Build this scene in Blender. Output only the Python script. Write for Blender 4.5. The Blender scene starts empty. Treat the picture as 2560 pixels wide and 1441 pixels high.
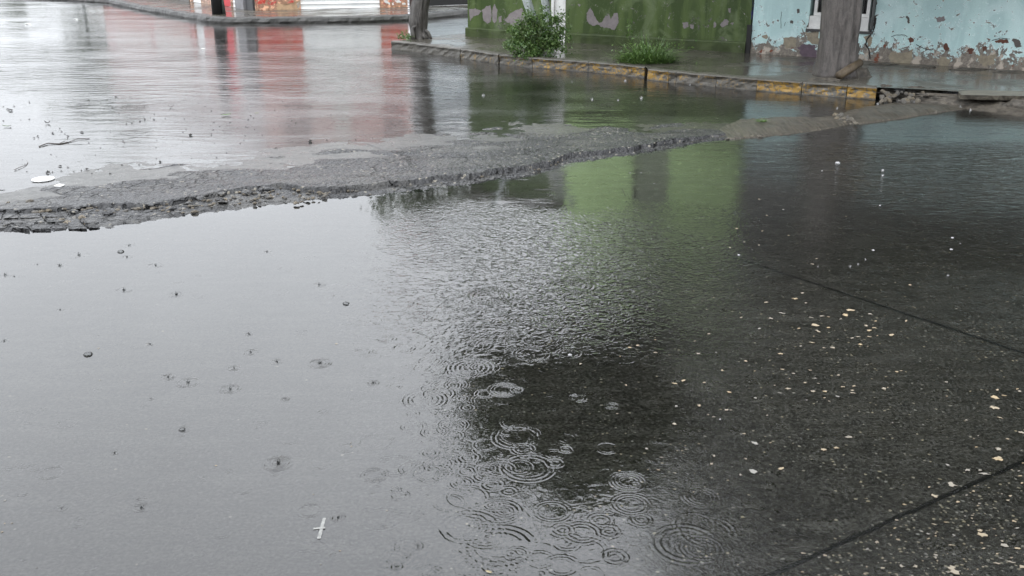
import bpy, math, random
import numpy as np
from mathutils import Vector, Matrix, noise as mn
random.seed(7); rng = np.random.default_rng(11)
R = math.radians
S = bpy.context.scene
COL = S.collection

# ------------------------------------------------------------------ camera
DENOISE = True
H = 1.8; F = 2400.0; PITCH = math.atan(850.0 / F)
cam = bpy.data.cameras.new("camera"); co = bpy.data.objects.new("camera", cam); COL.objects.link(co)
co.location = (0, 0, H); co.rotation_euler = (R(90) - PITCH, 0, 0)
cam.sensor_width = 36; cam.lens = F / 2560 * 36; cam.clip_end = 2000; cam.clip_start = 0.05
S.camera = co
S.view_settings.view_transform = 'Standard'; S.view_settings.look = 'None'
S.view_settings.exposure = 0.80; S.view_settings.gamma = 1
S.cycles.use_denoising = DENOISE
S.cycles.sample_clamp_indirect = 4.0
S.cycles.max_bounces = 7; S.cycles.diffuse_bounces = 2; S.cycles.glossy_bounces = 4
S.cycles.transparent_max_bounces = 10; S.cycles.caustics_reflective = False; S.cycles.caustics_refractive = False

# ------------------------------------------------------------------ node helper
class NT:
    def __init__(s, tree): s.t = tree; s.n = tree.nodes; s.l = tree.links
    def new(s, typ, **kw):
        n = s.n.new(typ)
        for k, v in kw.items(): setattr(n, k, v)
        return n
    def put(s, sock, v):
        if isinstance(v, bpy.types.NodeSocket): s.l.new(v, sock)
        elif v is not None: sock.default_value = v
    def m(s, op, a, b=None, c=None, clamp=False):
        n = s.new('ShaderNodeMath', operation=op, use_clamp=clamp)
        s.put(n.inputs[0], a)
        if b is not None: s.put(n.inputs[1], b)
        if c is not None: s.put(n.inputs[2], c)
        return n.outputs[0]
    def vm(s, op, a, b=None, out=0):
        n = s.new('ShaderNodeVectorMath', operation=op); s.put(n.inputs[0], a)
        if b is not None: s.put(n.inputs[1], b)
        return n.outputs[out]
    def pos(s):
        return s.new('ShaderNodeNewGeometry').outputs['Position']
    def obj(s):
        return s.new('ShaderNodeTexCoord').outputs['Object']
    def sc(s, v, k):
        n = s.new('ShaderNodeVectorMath', operation='SCALE'); s.put(n.inputs[0], v); n.inputs['Scale'].default_value = k; return n.outputs[0]
    def sep(s, v):
        n = s.new('ShaderNodeSeparateXYZ'); s.put(n.inputs[0], v); return n.outputs
    def comb(s, x, y, z=0.0):
        n = s.new('ShaderNodeCombineXYZ'); s.put(n.inputs[0], x); s.put(n.inputs[1], y); s.put(n.inputs[2], z); return n.outputs[0]
    def noise(s, vec, scale, detail=3, rough=0.55, dist=0.0, out='Fac', dim='3D'):
        n = s.new('ShaderNodeTexNoise', noise_dimensions=dim)
        s.put(n.inputs['Vector'], vec); n.inputs['Scale'].default_value = scale
        n.inputs['Detail'].default_value = detail; n.inputs['Roughness'].default_value = rough
        n.inputs['Distortion'].default_value = dist
        return n.outputs[out]
    def voro(s, vec, scale, feature='F1', rnd=1.0, dim='3D'):
        n = s.new('ShaderNodeTexVoronoi', feature=feature, voronoi_dimensions=dim)
        s.put(n.inputs['Vector'], vec); n.inputs['Scale'].default_value = scale
        n.inputs['Randomness'].default_value = rnd
        return n
    def mr(s, v, a, b, c=0.0, d=1.0, smooth=False):
        n = s.new('ShaderNodeMapRange', interpolation_type='SMOOTHSTEP' if smooth else 'LINEAR')
        n.clamp = True
        s.put(n.inputs['Value'], v); s.put(n.inputs['From Min'], a); s.put(n.inputs['From Max'], b)
        s.put(n.inputs['To Min'], c); s.put(n.inputs['To Max'], d)
        return n.outputs['Result']
    def mix(s, f, a, b):
        n = s.new('ShaderNodeMix', data_type='RGBA')
        s.put(n.inputs['Factor'], f)
        s.put(n.inputs['A' if False else 6], a if isinstance(a, bpy.types.NodeSocket) else (*a[:3], 1))
        s.put(n.inputs[7], b if isinstance(b, bpy.types.NodeSocket) else (*b[:3], 1))
        return n.outputs[2]
    def map(s, vec, scale=(1, 1, 1), rot=(0, 0, 0), loc=(0, 0, 0)):
        n = s.new('ShaderNodeMapping'); s.put(n.inputs[0], vec)
        n.inputs['Scale'].default_value = scale; n.inputs['Rotation'].default_value = rot; n.inputs['Location'].default_value = loc
        return n.outputs[0]
    def bump(s, h, dist=1.0, strength=1.0, normal=None):
        n = s.new('ShaderNodeBump'); s.put(n.inputs['Height'], h)
        n.inputs['Distance'].default_value = dist; n.inputs['Strength'].default_value = strength
        if normal is not None: s.l.new(normal, n.inputs['Normal'])
        return n.outputs[0]

def material(name):
    m = bpy.data.materials.new(name); m.use_nodes = True
    t = NT(m.node_tree); b = m.node_tree.nodes['Principled BSDF']
    return m, t, b
def setb(t, b, color=None, rough=None, normal=None, spec=None, metal=None, coat=None):
    if color is not None: t.put(b.inputs['Base Color'], color if isinstance(color, bpy.types.NodeSocket) else (*color[:3], 1))
    if rough is not None: t.put(b.inputs['Roughness'], rough)
    if normal is not None: t.l.new(normal, b.inputs['Normal'])
    if spec is not None: b.inputs['Specular IOR Level'].default_value = spec
    if metal is not None: b.inputs['Metallic'].default_value = metal
    if coat is not None: b.inputs['Coat Weight'].default_value = coat; b.inputs['Coat Roughness'].default_value = 0.12

# ------------------------------------------------------------------ world and sun (overcast, raining)
SUN_EL, SUN_ROT = R(55), R(200)
w = bpy.data.worlds.new("World"); S.world = w; w.use_nodes = True
t = NT(w.node_tree); bg = w.node_tree.nodes['Background']
sky = t.new('ShaderNodeTexSky', sky_type='NISHITA'); sky.sun_disc = False
sky.sun_elevation = SUN_EL; sky.sun_rotation = SUN_ROT; sky.dust_density = 3.0; sky.air_density = 1.0
bw = t.new('ShaderNodeRGBToBW'); t.l.new(sky.outputs[0], bw.inputs[0])
sc = t.new('ShaderNodeVectorMath', operation='SCALE'); sc.inputs[0].default_value = (0.95, 0.985, 1.04); gcol = sc.outputs[0]
dirv = t.new('ShaderNodeTexCoord').outputs['Generated']
cl = t.noise(dirv, 1.6, 4, 0.5)
lum = t.m('ADD', t.m('MULTIPLY', bw.outputs[0], 0.12), t.m('MULTIPLY', t.mr(cl, 0.3, 0.7, 0.88, 1.09), 12.9))
el = t.sep(dirv)[2]
lum = t.m('MULTIPLY', lum, t.m('ADD', .68, t.m('MULTIPLY', t.m('MAXIMUM', el, 0.0), .95)))
t.l.new(lum, sc.inputs['Scale'])
t.l.new(gcol, bg.inputs['Color']); bg.inputs['Strength'].default_value = 0.1
sl = bpy.data.lights.new("sun", 'SUN'); sl.energy = 0.5; sl.angle = R(40); sl.color = (1, 0.98, 0.95)
so = bpy.data.objects.new("sun", sl); COL.objects.link(so)
so.rotation_euler = (R(90) - SUN_EL, 0, R(180) - SUN_ROT)

# ------------------------------------------------------------------ picture -> place (measuring only)
CP, SP = math.cos(PITCH), math.sin(PITCH)
def ray(px, py):
    dx = (px - 1280) / F; dy = (720.5 - py) / F
    return Vector((dx, CP + dy * SP, -SP + dy * CP))
def G(px, py, z=0.0):
    d = ray(px, py); k = (z - H) / d.z
    return Vector((d.x * k, d.y * k, z))
def at_depth(px, py, Y):
    d = ray(px, py); k = Y / d.y
    return Vector((d.x * k, Y, H + d.z * k))

# ------------------------------------------------------------------ object helpers
def props(o, label=None, cat=None, group=None, kind=None):
    if label: o['label'] = label
    if cat: o['category'] = cat
    if group: o['group'] = group
    if kind: o['kind'] = kind
    return o
def empty(name, loc=(0, 0, 0), rz=0.0, **kw):
    o = bpy.data.objects.new(name, None); COL.objects.link(o); o.location = loc; o.rotation_euler = (0, 0, rz)
    o.empty_display_size = 0.1
    return props(o, **kw)
def mesh(name, V, Fc, mat, parent=None, smooth=False, **kw):
    me = bpy.data.meshes.new(name); me.from_pydata([tuple(v) for v in V], [], [tuple(f) for f in Fc]); me.update()
    if smooth: me.shade_smooth()
    me.materials.append(mat)
    o = bpy.data.objects.new(name, me); COL.objects.link(o)
    if parent: o.parent = parent
    return props(o, **kw)
def mesh_np(name, V, Q, mat, parent=None, smooth=False, **kw):
    V = np.asarray(V, np.float32); Q = np.asarray(Q, np.int32); k = Q.shape[1]
    me = bpy.data.meshes.new(name); me.vertices.add(len(V)); me.vertices.foreach_set('co', V.ravel())
    me.loops.add(Q.size); me.loops.foreach_set('vertex_index', Q.ravel())
    me.polygons.add(len(Q)); me.polygons.foreach_set('loop_start', np.arange(0, Q.size, k, dtype=np.int32))
    me.update(calc_edges=True)
    if smooth: me.shade_smooth()
    me.materials.append(mat)
    o = bpy.data.objects.new(name, me); COL.objects.link(o)
    if parent: o.parent = parent
    return props(o, **kw)
class MB:
    def __init__(s): s.V = []; s.F = []
    def add(s, V, Fc):
        n = len(s.V); s.V += [Vector(v) for v in V]; s.F += [tuple(i + n for i in f) for f in Fc]
    def box(s, x0, x1, y0, y1, z0, z1):
        s.add([(x0, y0, z0), (x1, y0, z0), (x1, y1, z0), (x0, y1, z0), (x0, y0, z1), (x1, y0, z1), (x1, y1, z1), (x0, y1, z1)],
              [(3, 2, 1, 0), (4, 5, 6, 7), (0, 1, 5, 4), (1, 2, 6, 5), (2, 3, 7, 6), (3, 0, 4, 7)])
    def tube(s, pts, rad, seg=8, cap=True, rf=None):
        pts = [Vector(p) for p in pts]; n = len(pts); base = len(s.V); ref = Vector((1, 0, 0.02))
        for i, p in enumerate(pts):
            d = (pts[min(i + 1, n - 1)] - pts[max(i - 1, 0)]).normalized()
            a = d.cross(ref)
            if a.length < 0.05: a = d.cross(Vector((0, 1, 0)))
            a.normalize(); b = d.cross(a)
            r = rad[i] if hasattr(rad, '__len__') else rad
            for k in range(seg):
                an = 2 * math.pi * k / seg
                rr = r * (rf(i, an, p) if rf else 1)
                s.V.append(p + a * math.cos(an) * rr + b * math.sin(an) * rr)
        for i in range(n - 1):
            for k in range(seg):
                k2 = (k + 1) % seg
                s.F.append((base + i * seg + k, base + i * seg + k2, base + (i + 1) * seg + k2, base + (i + 1) * seg + k))
        if cap:
            s.F.append(tuple(base + k for k in range(seg))[::-1]); s.F.append(tuple(base + (n - 1) * seg + k for k in range(seg)))
    def build(s, name, mat, parent=None, smooth=False, **kw): return mesh(name, s.V, s.F, mat, parent, smooth, **kw)
def copy_thing(o, loc=None, rot=None, scale=None, parent=None):
    c = o.copy(); COL.objects.link(c)
    if parent: c.parent = parent
    if loc is not None: c.location = loc
    if rot is not None: c.rotation_euler = rot
    if scale is not None: c.scale = scale
    for ch in o.children: copy_thing(ch, parent=c)
    return c
def fbm(x, y, s, seed=0.0, o=3):
    return mn.fractal(Vector((x * s + seed, y * s - seed * 1.7, seed)), 1.0, 2.0, o)
def lerp_curve(pts, x):
    if x <= pts[0][0]: return pts[0][1]
    for (a, b), (c, d) in zip(pts, pts[1:]):
        if x <= c: return b + (d - b) * (x - a) / (c - a)
    return pts[-1][1]

# ================================================================== WATER
# picture points of the broken asphalt edge, turned into plan coordinates
near_px = [(-260, 597), (0, 580), (130, 574), (290, 565), (450, 540), (640, 516), (850, 494), (1080, 470), (1300, 441), (1440, 405), (1650, 375), (1820, 347)]
far_px = [(-260, 515), (0, 487), (250, 452), (450, 420), (800, 382), (1100, 345), (1400, 325), (1600, 322), (1800, 318)]
near_w = [G(*p) for p in near_px]; far_w = [G(*p) for p in far_px]

def water_material():
    m, t, b = material("rain_water"); t.n.remove(b)
    P = t.pos(); X, Y, Z = t.sep(P)
    # ---- wind/flow chop
    n1 = t.noise(P, 20, 1, 0.5, 0.9, dim='2D'); n2 = t.noise(P, 48, 0, 0.5, 0.4, dim='2D'); n3 = t.noise(t.map(P, (2.2, 6.0, 1)), 1.0, 3, 0.5, dim='2D')
    chop = t.m('ADD', t.m('MULTIPLY', n1, 0.0037), t.m('MULTIPLY', n2, 0.0011))
    # masks in plan
    wob = t.m('MULTIPLY', t.m('SUBTRACT', t.noise(P, 1.1, 2), 0.5), 1.4)
    Xw = t.m('ADD', X, wob); Yw = t.m('ADD', Y, wob)
    near = t.mr(Yw, 6.3, 7.2, 1, 0, True)
    chz = t.m('MULTIPLY', t.mr(Xw, -1.15, -0.35, 0, 1, True), t.mr(Yw, 3.6, 4.9, 0.13, 1, True))
    near_amp = t.m('MULTIPLY', near, t.m('ADD', t.m('MULTIPLY', chz, t.mr(Xw, 0.7, 1.6, 1.0, 0.35, True)), 0.02))
    farm = t.mr(Yw, 6.8, 8.5, 0, 1, True)
    band = t.m('MULTIPLY', t.m('MULTIPLY', t.mr(Yw, 11.5, 13.2, 0, 1, True), t.mr(Yw, 17.0, 19.5, 1, 0, True)), t.mr(Xw, 0.0, -1.6, 0, 1, True))
    faramp = t.m('MULTIPLY', farm, t.m('ADD', t.mr(t.noise(P, 0.45, 2), 0.35, 0.65, 0.35, 1.0), t.m('MULTIPLY', band, 1.6)))
    flow = t.m('MULTIPLY', t.mr(X, 1.9, 3.2, 0, 1, True), t.m('MULTIPLY', t.mr(Y, 6.2, 7.6, 0, 1, True), t.mr(Y, 9.6, 9.0, 0, 1, True)))
    h = t.m('MULTIPLY', chop, near_amp)
    h = t.m('ADD', h, t.m('MULTIPLY', t.m('ADD', t.m('MULTIPLY', n3, 0.0075), t.m('MULTIPLY', n1, 0.0008)), faramp))
    h = t.m('ADD', h, t.m('MULTIPLY', t.noise(t.map(P, (7, 17, 1), (0, 0, R(-14))), 1.0, 3, .5, .8, dim='2D'), t.m('MULTIPLY', flow, .010)))
    # thin film over the rough concrete on the right: the water skin follows the grit
    film = t.m('MULTIPLY', t.mr(t.m('ADD', t.m('ADD', X, t.m('MULTIPLY', Y, -.16)), t.m('MULTIPLY', wob, .35)), -0.15, 0.35, 0, 1, True), t.mr(Yw, 4.3, 6.0, 1, 0.25, True))
    h = t.m('ADD', h, t.m('MULTIPLY', t.noise(P, 110, 2, .6, dim='2D'), t.m('MULTIPLY', film, .0013)))
    N = t.bump(h, 1.0, 1.0)
    fr = t.new('ShaderNodeFresnel'); t.l.new(t.mr(film, 0, 1, 1.66, 1.36), fr.inputs['IOR']); t.l.new(N, fr.inputs['Normal'])
    gl = t.new('ShaderNodeBsdfGlossy'); t.l.new(t.m('ADD', .03, t.m('MULTIPLY', farm, t.mr(t.noise(t.map(P, (.5, 1.1, 1)), 1.0, 3), .38, .62, .035, .15))), gl.inputs['Roughness']); t.l.new(N, gl.inputs['Normal'])
    gl.inputs['Color'].default_value = (1, 1, 1, 1)
    tr = t.new('ShaderNodeBsdfTransparent'); tr.inputs['Color'].default_value = (0.86, 0.87, 0.86, 1)
    mx = t.new('ShaderNodeMixShader'); t.l.new(fr.outputs[0], mx.inputs[0]); t.l.new(tr.outputs[0], mx.inputs[1]); t.l.new(gl.outputs[0], mx.inputs[2])
    out = [n for n in t.n if n.type == 'OUTPUT_MATERIAL'][0]; t.l.new(mx.outputs[0], out.inputs['Surface'])
    return m
M_water = water_material()
def spaced(a, f0, f1, b, fine, growth=1.18):
    out = list(np.arange(f0, f1, fine)); s = fine; v = out[-1]
    while v < b: s *= growth; v += s; out.append(v)
    s = fine; v = f0; lo = []
    while v > a: s *= growth; v -= s; lo.append(v)
    return np.array(lo[::-1] + out)
wy = [2.05]
while wy[-1] < 6.6: wy.append(wy[-1] + 0.0028 * max(1, (wy[-1] / 3.0) ** 1.35))
wy = np.concatenate([spaced(-8, 2.05, 2.06, 2.0, .0034, 1.3)[:-2], np.array(wy), spaced(wy[-1] + .01, wy[-1] + .012, wy[-1] + .02, 130, .012, 1.15)])
wy = np.unique(wy)
wx = spaced(-90, -2.5, 1.3, 90, 0.0030, 1.09)
WX, WY = np.meshgrid(wx, wy); WZ = np.zeros_like(WX)
def add_ring(cx, cy, r, amp, waves, lam, arc=None):
    """drop ring: a few crests behind a front of radius r"""
    i0, i1 = np.searchsorted(wx, [cx - r - lam * 2, cx + r + lam * 2]); j0, j1 = np.searchsorted(wy, [cy - r - lam * 2, cy + r + lam * 2])
    if i1 <= i0 or j1 <= j0: return
    x = WX[j0:j1, i0:i1] - cx; y = WY[j0:j1, i0:i1] - cy; d = np.sqrt(x * x + y * y); u = (r - d) / lam
    env = np.clip((u + .45) / .5, 0, 1) * np.clip((waves + .6 - u) / (waves * .6 + .3), 0, 1)
    if arc is not None: env = env * np.clip(.25 + np.cos(np.arctan2(y, x) - arc), 0, 1)
    th = np.arctan2(y, x); env = env * (.62 + .22 * np.sin(th * 2 + cx * 31) + .16 * np.sin(th * 5 + cy * 47))
    WZ[j0:j1, i0:i1] += amp * lam * np.sin(2 * math.pi * u) * env
for px, py, rpx, amp, waves in [(1295, 1055, 46, .022, 1.1), (1290, 1095, 62, .012, 1.4), (1570, 1205, 46, .034, 3), (1752, 1243, 48, .03, 3),
              (1752, 1372, 56, .024, 3), (1715, 1360, 84, .014, 3), (1770, 1330, 70, .014, 2), (1232, 1262, 26, .03, 3), (1080, 1183, 50, .02, 2.4), (1320, 1170, 70, .014, 2),
              (1215, 1340, 60, .018, 3), (1170, 1320, 75, .014, 2.4), (1250, 1365, 90, .012, 2.4), (1180, 920, 60, .02, 4), (1330, 885, 50, .02, 2), (1260, 975, 42, .024, 3), (1700, 1065, 32, .014, 1.3),
              (970, 812, 34, .03, 2.2), (905, 880, 26, .035, 2.6), (1060, 1000, 58, .016, 3), (1530, 1015, 20, .04, 3), (755, 832, 18, .05, 2),
              (700, 1158, 22, .09, 3), (625, 925, 28, .03, 1), (800, 910, 14, .08, 2), (935, 1188, 36, .05, 3), (1225, 740, 60, .025, 4),
              (1430, 715, 60, .02, 4), (1300, 800, 45, .02, 3), (1500, 800, 45, .015, 2), (1420, 855, 26, .03, 2),
              (355, 860, 28, .03, 1), (660, 1045, 28, .03, 1), (725, 1100, 24, .03, 1), (225, 1405, 36, .03, 1), (45, 1015, 30, .025, 1), (350, 1255, 20, .05, 1.5),
              (2300, 345, 60, .02, 2), (2210, 1370, 50, .01, 1.2), (800, 712, 14, .05, 2), (655, 704, 14, .04, 1.5), (420, 942, 12, .08, 2), (495, 742, 14, .04, 1.5)]:
    c = G(px, py); r = rpx / F * (c - Vector((0, 0, H))).length
    add_ring(c.x, c.y, r, amp * 2.4, waves, max(.0125, r * .2), arc=None if waves > 1.2 else random.uniform(-2.2, -.9))
SPLASHES = [(310, 726, 8), (440, 737, 9), (197, 638, 8), (150, 664, 7), (12, 688, 7), (35, 692, 4), (323, 614, 6), (318, 643, 5), (388, 664, 6), (668, 630, 5), (800, 909, 10), (470, 957, 9), (575, 973, 9), (695, 1160, 14), (353, 1270, 10), (845, 1295, 9), (420, 944, 7), (932, 958, 8), (627, 881, 7), (692, 905, 6), (585, 921, 5), (713, 998, 4), (378, 998, 4), (287, 1133, 5), (155, 1272, 4), (375, 861, 4), (11, 853, 5), (990, 1418, 8), (1045, 1366, 6), (798, 712, 7), (622, 836, 6), (150, 775, 4), (93, 662, 3)]
rr_ = random.Random(42)
for px, py, r_ in SPLASHES:
    c = G(px, py); q_ = r_ / F * (c - Vector((0, 0, H))).length
    add_ring(c.x, c.y, q_ * rr_.uniform(1.6, 3.2), rr_.uniform(.12, .24), rr_.uniform(.9, 2.4), .0135)
for i in range(440):
    px = rr_.gauss(1210, 260); py = rr_.uniform(480, 1441); 
    if py > 1000: px = rr_.gauss(1280, 240)
    if px < 860 + abs(py - 700) * .15: continue
    if px > 1300 and py > 850 and rr_.random() < .6: continue
    c = G(px, py); D = (c - Vector((0, 0, H))).length; r = rr_.uniform(.008, .085) * (D / 3.4) ** .3
    add_ring(c.x, c.y, r, rr_.uniform(.022, .075) * (1.12 - r * 6), rr_.uniform(.9, 3), rr_.uniform(.0115, .017) * (1 + .25 * (D > 4.5)))
for i in range(70):
    px = rr_.uniform(0, 1000); py = rr_.uniform(600, 1400); c = G(px, py); r = rr_.uniform(.006, .05)
    add_ring(c.x, c.y, r, rr_.uniform(.06, .13), rr_.uniform(.8, 1.6), .0125, arc=rr_.uniform(-2.4, -.7) if rr_.random() < .6 else None)
widx = np.arange(WX.size).reshape(WX.shape)
mesh_np("water", np.stack([WX, WY, WZ], -1).reshape(-1, 3), np.stack([widx[:-1, :-1], widx[:-1, 1:], widx[1:, 1:], widx[1:, :-1]], -1).reshape(-1, 4), M_water, smooth=True, kind='structure')

# ================================================================== GROUND
def line_mask(t, X, Y, p, q, wdt, wob):
    d = Vector((q.x - p.x, q.y - p.y)).normalized(); n = Vector((-d.y, d.x))
    e = t.m('ADD', t.m('MULTIPLY', t.m('SUBTRACT', X, p.x), n.x), t.m('MULTIPLY', t.m('SUBTRACT', Y, p.y), n.y))
    e = t.m('ABSOLUTE', t.m('ADD', e, wob))
    s_ = t.m('ADD', t.m('MULTIPLY', t.m('SUBTRACT', X, p.x), d.x), t.m('MULTIPLY', t.m('SUBTRACT', Y, p.y), d.y))
    L = (Vector((q.x, q.y)) - Vector((p.x, p.y))).length
    inside = t.m('MULTIPLY', t.m('GREATER_THAN', s_, 0), t.m('LESS_THAN', s_, L))
    return t.m('MULTIPLY', t.mr(e, wdt * .45, wdt, 1, 0, True), inside)
def road_material():
    m, t, b = material("wet_concrete_road")
    P = t.pos(); X, Y, Z = t.sep(P)
    big = t.noise(P, 0.9, 4, 0.6); mid = t.noise(P, 9, 4, 0.65); fine = t.noise(P, 75, 4, 0.72); grit = t.noise(P, 320, 2, 0.6)
    streak = t.noise(t.map(P, (2.2, 15, 1), (0, 0, R(-33))), 1.0, 4, 0.65)
    col = t.mix(t.mr(big, .3, .7), (0.023, 0.021, 0.0170), (0.047, 0.0435, 0.0355))
    col = t.mix(t.mr(streak, .44, .62), col, t.mix(0.5, col, (0.098, 0.094, 0.083)))
    col = t.mix(t.mr(mid, .35, .7, 0, .7), col, (0.016, 0.0153, 0.0135))
    col = t.mix(t.m('MULTIPLY', t.mr(fine, .52, .66), .62), col, (0.125, 0.123, 0.112))
    col = t.mix(t.mr(fine, .49, .38, 0, .95), col, (0.007, 0.007, 0.006))
    # small pale chips of aggregate showing in the worn surface
    v = t.voro(t.vm('ADD', P, t.sc(t.noise(P, 60, 2, out='Color'), 0.012)), 55, dim='2D')
    cr = t.new('ShaderNodeSeparateColor'); t.l.new(v.outputs['Color'], cr.inputs[0])
    dens = t.m('ADD', t.mr(t.noise(P, 1.7, 3), .42, .68, 0.0, 0.11), 0.016)
    # more chips on the corner slab and in the near right
    p1, q1 = G(1880, 1450), G(2600, 1130)
    d = Vector((q1.x - p1.x, q1.y - p1.y)).normalized(); n_ = Vector((-d.y, d.x))
    side = t.m('ADD', t.m('MULTIPLY', t.m('SUBTRACT', X, p1.x), n_.x), t.m('MULTIPLY', t.m('SUBTRACT', Y, p1.y), n_.y))
    dens = t.m('ADD', dens, t.mr(side, -0.02, 0.02, 0.20, 0.0))
    sz = t.mr(cr.outputs[2], 0, 1, 0.10, 0.34)
    dens = t.m('MULTIPLY', dens, t.mr(X, -.5, .5, 0.05, 1))
    chip = t.m('MULTIPLY', t.m('LESS_THAN', v.outputs['Distance'], sz), t.m('LESS_THAN', cr.outputs[0], dens))
    chc = t.mix(cr.outputs[1], (0.24, 0.235, 0.21), (0.36, 0.31, 0.21))
    col = t.mix(t.m('MULTIPLY', chip, .8), col, chc)
    wob = t.m('MULTIPLY', t.m('SUBTRACT', t.noise(P, 7, 4), 0.5), 0.03)
    j1 = line_mask(t, X, Y, G(1810, 632), G(2750, 945), 0.018, t.m('MULTIPLY', wob, .45))
    j2 = line_mask(t, X, Y, G(1835, 1475), G(2620, 1125), 0.013, t.m('MULTIPLY', wob, .6))
    j3 = line_mask(t, X, Y, G(840, 330), G(1000, 392), 0.02, wob)
    jj = t.m('MAXIMUM', t.m('MAXIMUM', j1, j2), j3)
    col = t.mix(t.m('MULTIPLY', jj, .95), col, (0.006, 0.006, 0.006))
    hh = t.m('ADD', t.m('MULTIPLY', fine, 0.0030), t.m('ADD', t.m('MULTIPLY', mid, 0.004), t.m('MULTIPLY', jj, -0.004)))
    hh = t.m('ADD', hh, t.m('MULTIPLY', grit, 0.0008))
    setb(t, b, col, t.mr(mid, .3, .7, .22, .42), t.bump(hh, 1.0, .8), spec=0.5)
    t.l.new(t.mr(Y, 6.4, 7.6, .08, .6), b.inputs['Specular IOR Level'])
    return m
M_road = road_material()

def seg_side(x, y, poly):           # >0 beyond the polyline (farther from the camera), metres in y
    return y - lerp_curve([(p.x, p.y) for p in poly], x)
def ground_z(x, y):
    n = fbm(x, y, 1.3, 3.0) ; n2 = fbm(x, y, 9.0, 8.0)
    dy = y - lerp_curve(ridge_near, x)
    if dy < 0.1:
        # near apron: under water on the left, just breaking the surface on the right
        s = max(0.0, min(1.0, (x - 0.35 + 0.22 * (y - 3.2)) / 0.9))
        if y > 4.6: s *= max(0.0, 1 - (y - 4.6) / 1.8)
        z = -0.011 + s * 0.0085 + n * 0.002 + n2 * 0.0012 * (0.4 + s)
        return z
    f = lerp_curve(ridge_far, x)
    d = y - f
    k = math.exp(-max(0, d) / 1.1)
    z = -0.008 + 0.0095 * k + n * 0.0045 + n2 * 0.0016
    if x > 2.0: z -= 0.006 * min(1, (x - 2.0))
    return z
ridge_near = [(p.x, p.y) for p in near_w]; ridge_far = [(p.x, p.y) for p in far_w]
def spaced(a, f0, f1, b, fine, growth=1.18):
    out = list(np.arange(f0, f1, fine)); s = fine; v = out[-1]
    while v < b: s *= growth; v += s; out.append(v)
    s = fine; v = f0; lo = []
    while v > a: s *= growth; v -= s; lo.append(v)
    return np.array(lo[::-1] + out)
xs = spaced(-160, -3.2, 5.0, 160, 0.026, 1.16); ys = spaced(-12, 1.7, 10.5, 260, 0.026, 1.12)
V = np.zeros((len(ys), len(xs), 3), np.float32)
for j, y in enumerate(ys):
    for i, x in enumerate(xs):
        V[j, i] = (x, y, ground_z(x, y) if -30 < x < 30 and y < 60 else -0.008)
idx = np.arange(len(xs) * len(ys)).reshape(len(ys), len(xs))
Q = np.stack([idx[:-1, :-1], idx[:-1, 1:], idx[1:, 1:], idx[1:, :-1]], -1).reshape(-1, 4)
mesh_np("road", V.reshape(-1, 3), Q, M_road, smooth=True, kind='structure')

# ------------------------------------------------------------------ broken asphalt strip
def asphalt_material(name="broken_asphalt", cracks=False):
    m, t, b = material(name)
    P = t.pos(); X, Y, Z = t.sep(P)
    n = t.noise(P, 60, 4, .7); n2 = t.noise(P, 6, 3, .6)
    v = t.voro(P, 48); v2 = t.voro(P, 24)
    cr = t.new('ShaderNodeSeparateColor'); t.l.new(v.outputs['Color'], cr.inputs[0])
    col = t.mix(cr.outputs[0], (0.008, 0.008, 0.009), (0.060, 0.060, 0.060))
    col = t.mix(t.mr(n2, .35, .65), col, (0.038, 0.038, 0.040))
    col = t.mix(t.m('MULTIPLY', t.m('GREATER_THAN', cr.outputs[1], .972), .8), col, (0.24, 0.22, 0.18))
    col = t.mix(t.mr(t.noise(P, 2.3, 4, .6), .56, .62, 0, .75), col, (0.016, 0.016, 0.017))
    # block cracks on the left end
    ve = t.voro(t.vm('ADD', P, t.vm('MULTIPLY', t.noise(P, 5, 3, out='Color'), (.12, .12, 0))), 7.5, 'DISTANCE_TO_EDGE', dim='2D')
    zone = t.m('MULTIPLY', t.mr(X, -2.5, -2.2, 1, 0), t.mr(Z, 0.020, 0.026, 1, 0))
    ck = t.m('MULTIPLY', t.mr(ve.outputs['Distance'], 0.04, 0.10, 1, 0, True), zone)
    col = t.mix(t.mr(t.noise(t.map(P, (1.2, 3.5, 1)), 1.0, 4, .65), .5, .58, 0, .6), col, (0.075, 0.073, 0.068))
    col = t.mix(ck, col, (0.008, 0.008, 0.008))
    vc = t.voro(t.vm('ADD', P, t.vm('MULTIPLY', t.noise(P, 3, 4, .7, out='Color'), (.35, .35, 0))), 2.4, 'DISTANCE_TO_EDGE', dim='2D')
    ck2 = t.m('MULTIPLY', t.mr(vc.outputs['Distance'], 0.012, 0.035, 1, 0, True), t.mr(t.noise(P, 1.6, 3), .45, .55))
    col = t.mix(ck2, col, (0.004, 0.004, 0.004)); ck = t.m('MAXIMUM', ck, ck2)
    h = t.m('ADD', t.m('MULTIPLY', t.m('SUBTRACT', 1, v.outputs['Distance']), .012), t.m('ADD', t.m('MULTIPLY', n, .005), t.m('MULTIPLY', t.m('SUBTRACT', 1, v2.outputs['Distance']), .012)))
    h = t.m('SUBTRACT', h, t.m('MULTIPLY', ck, .02))
    setb(t, b, col, t.mr(n, .3, .7, .16, .40), t.bump(h, 1.0, 1.0), spec=.3)
    return m
M_asph = asphalt_material()
V = []; Fc = []; 
xa, xb = near_w[0].x, near_w[-1].x
nu = 620; nv = 80
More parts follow.
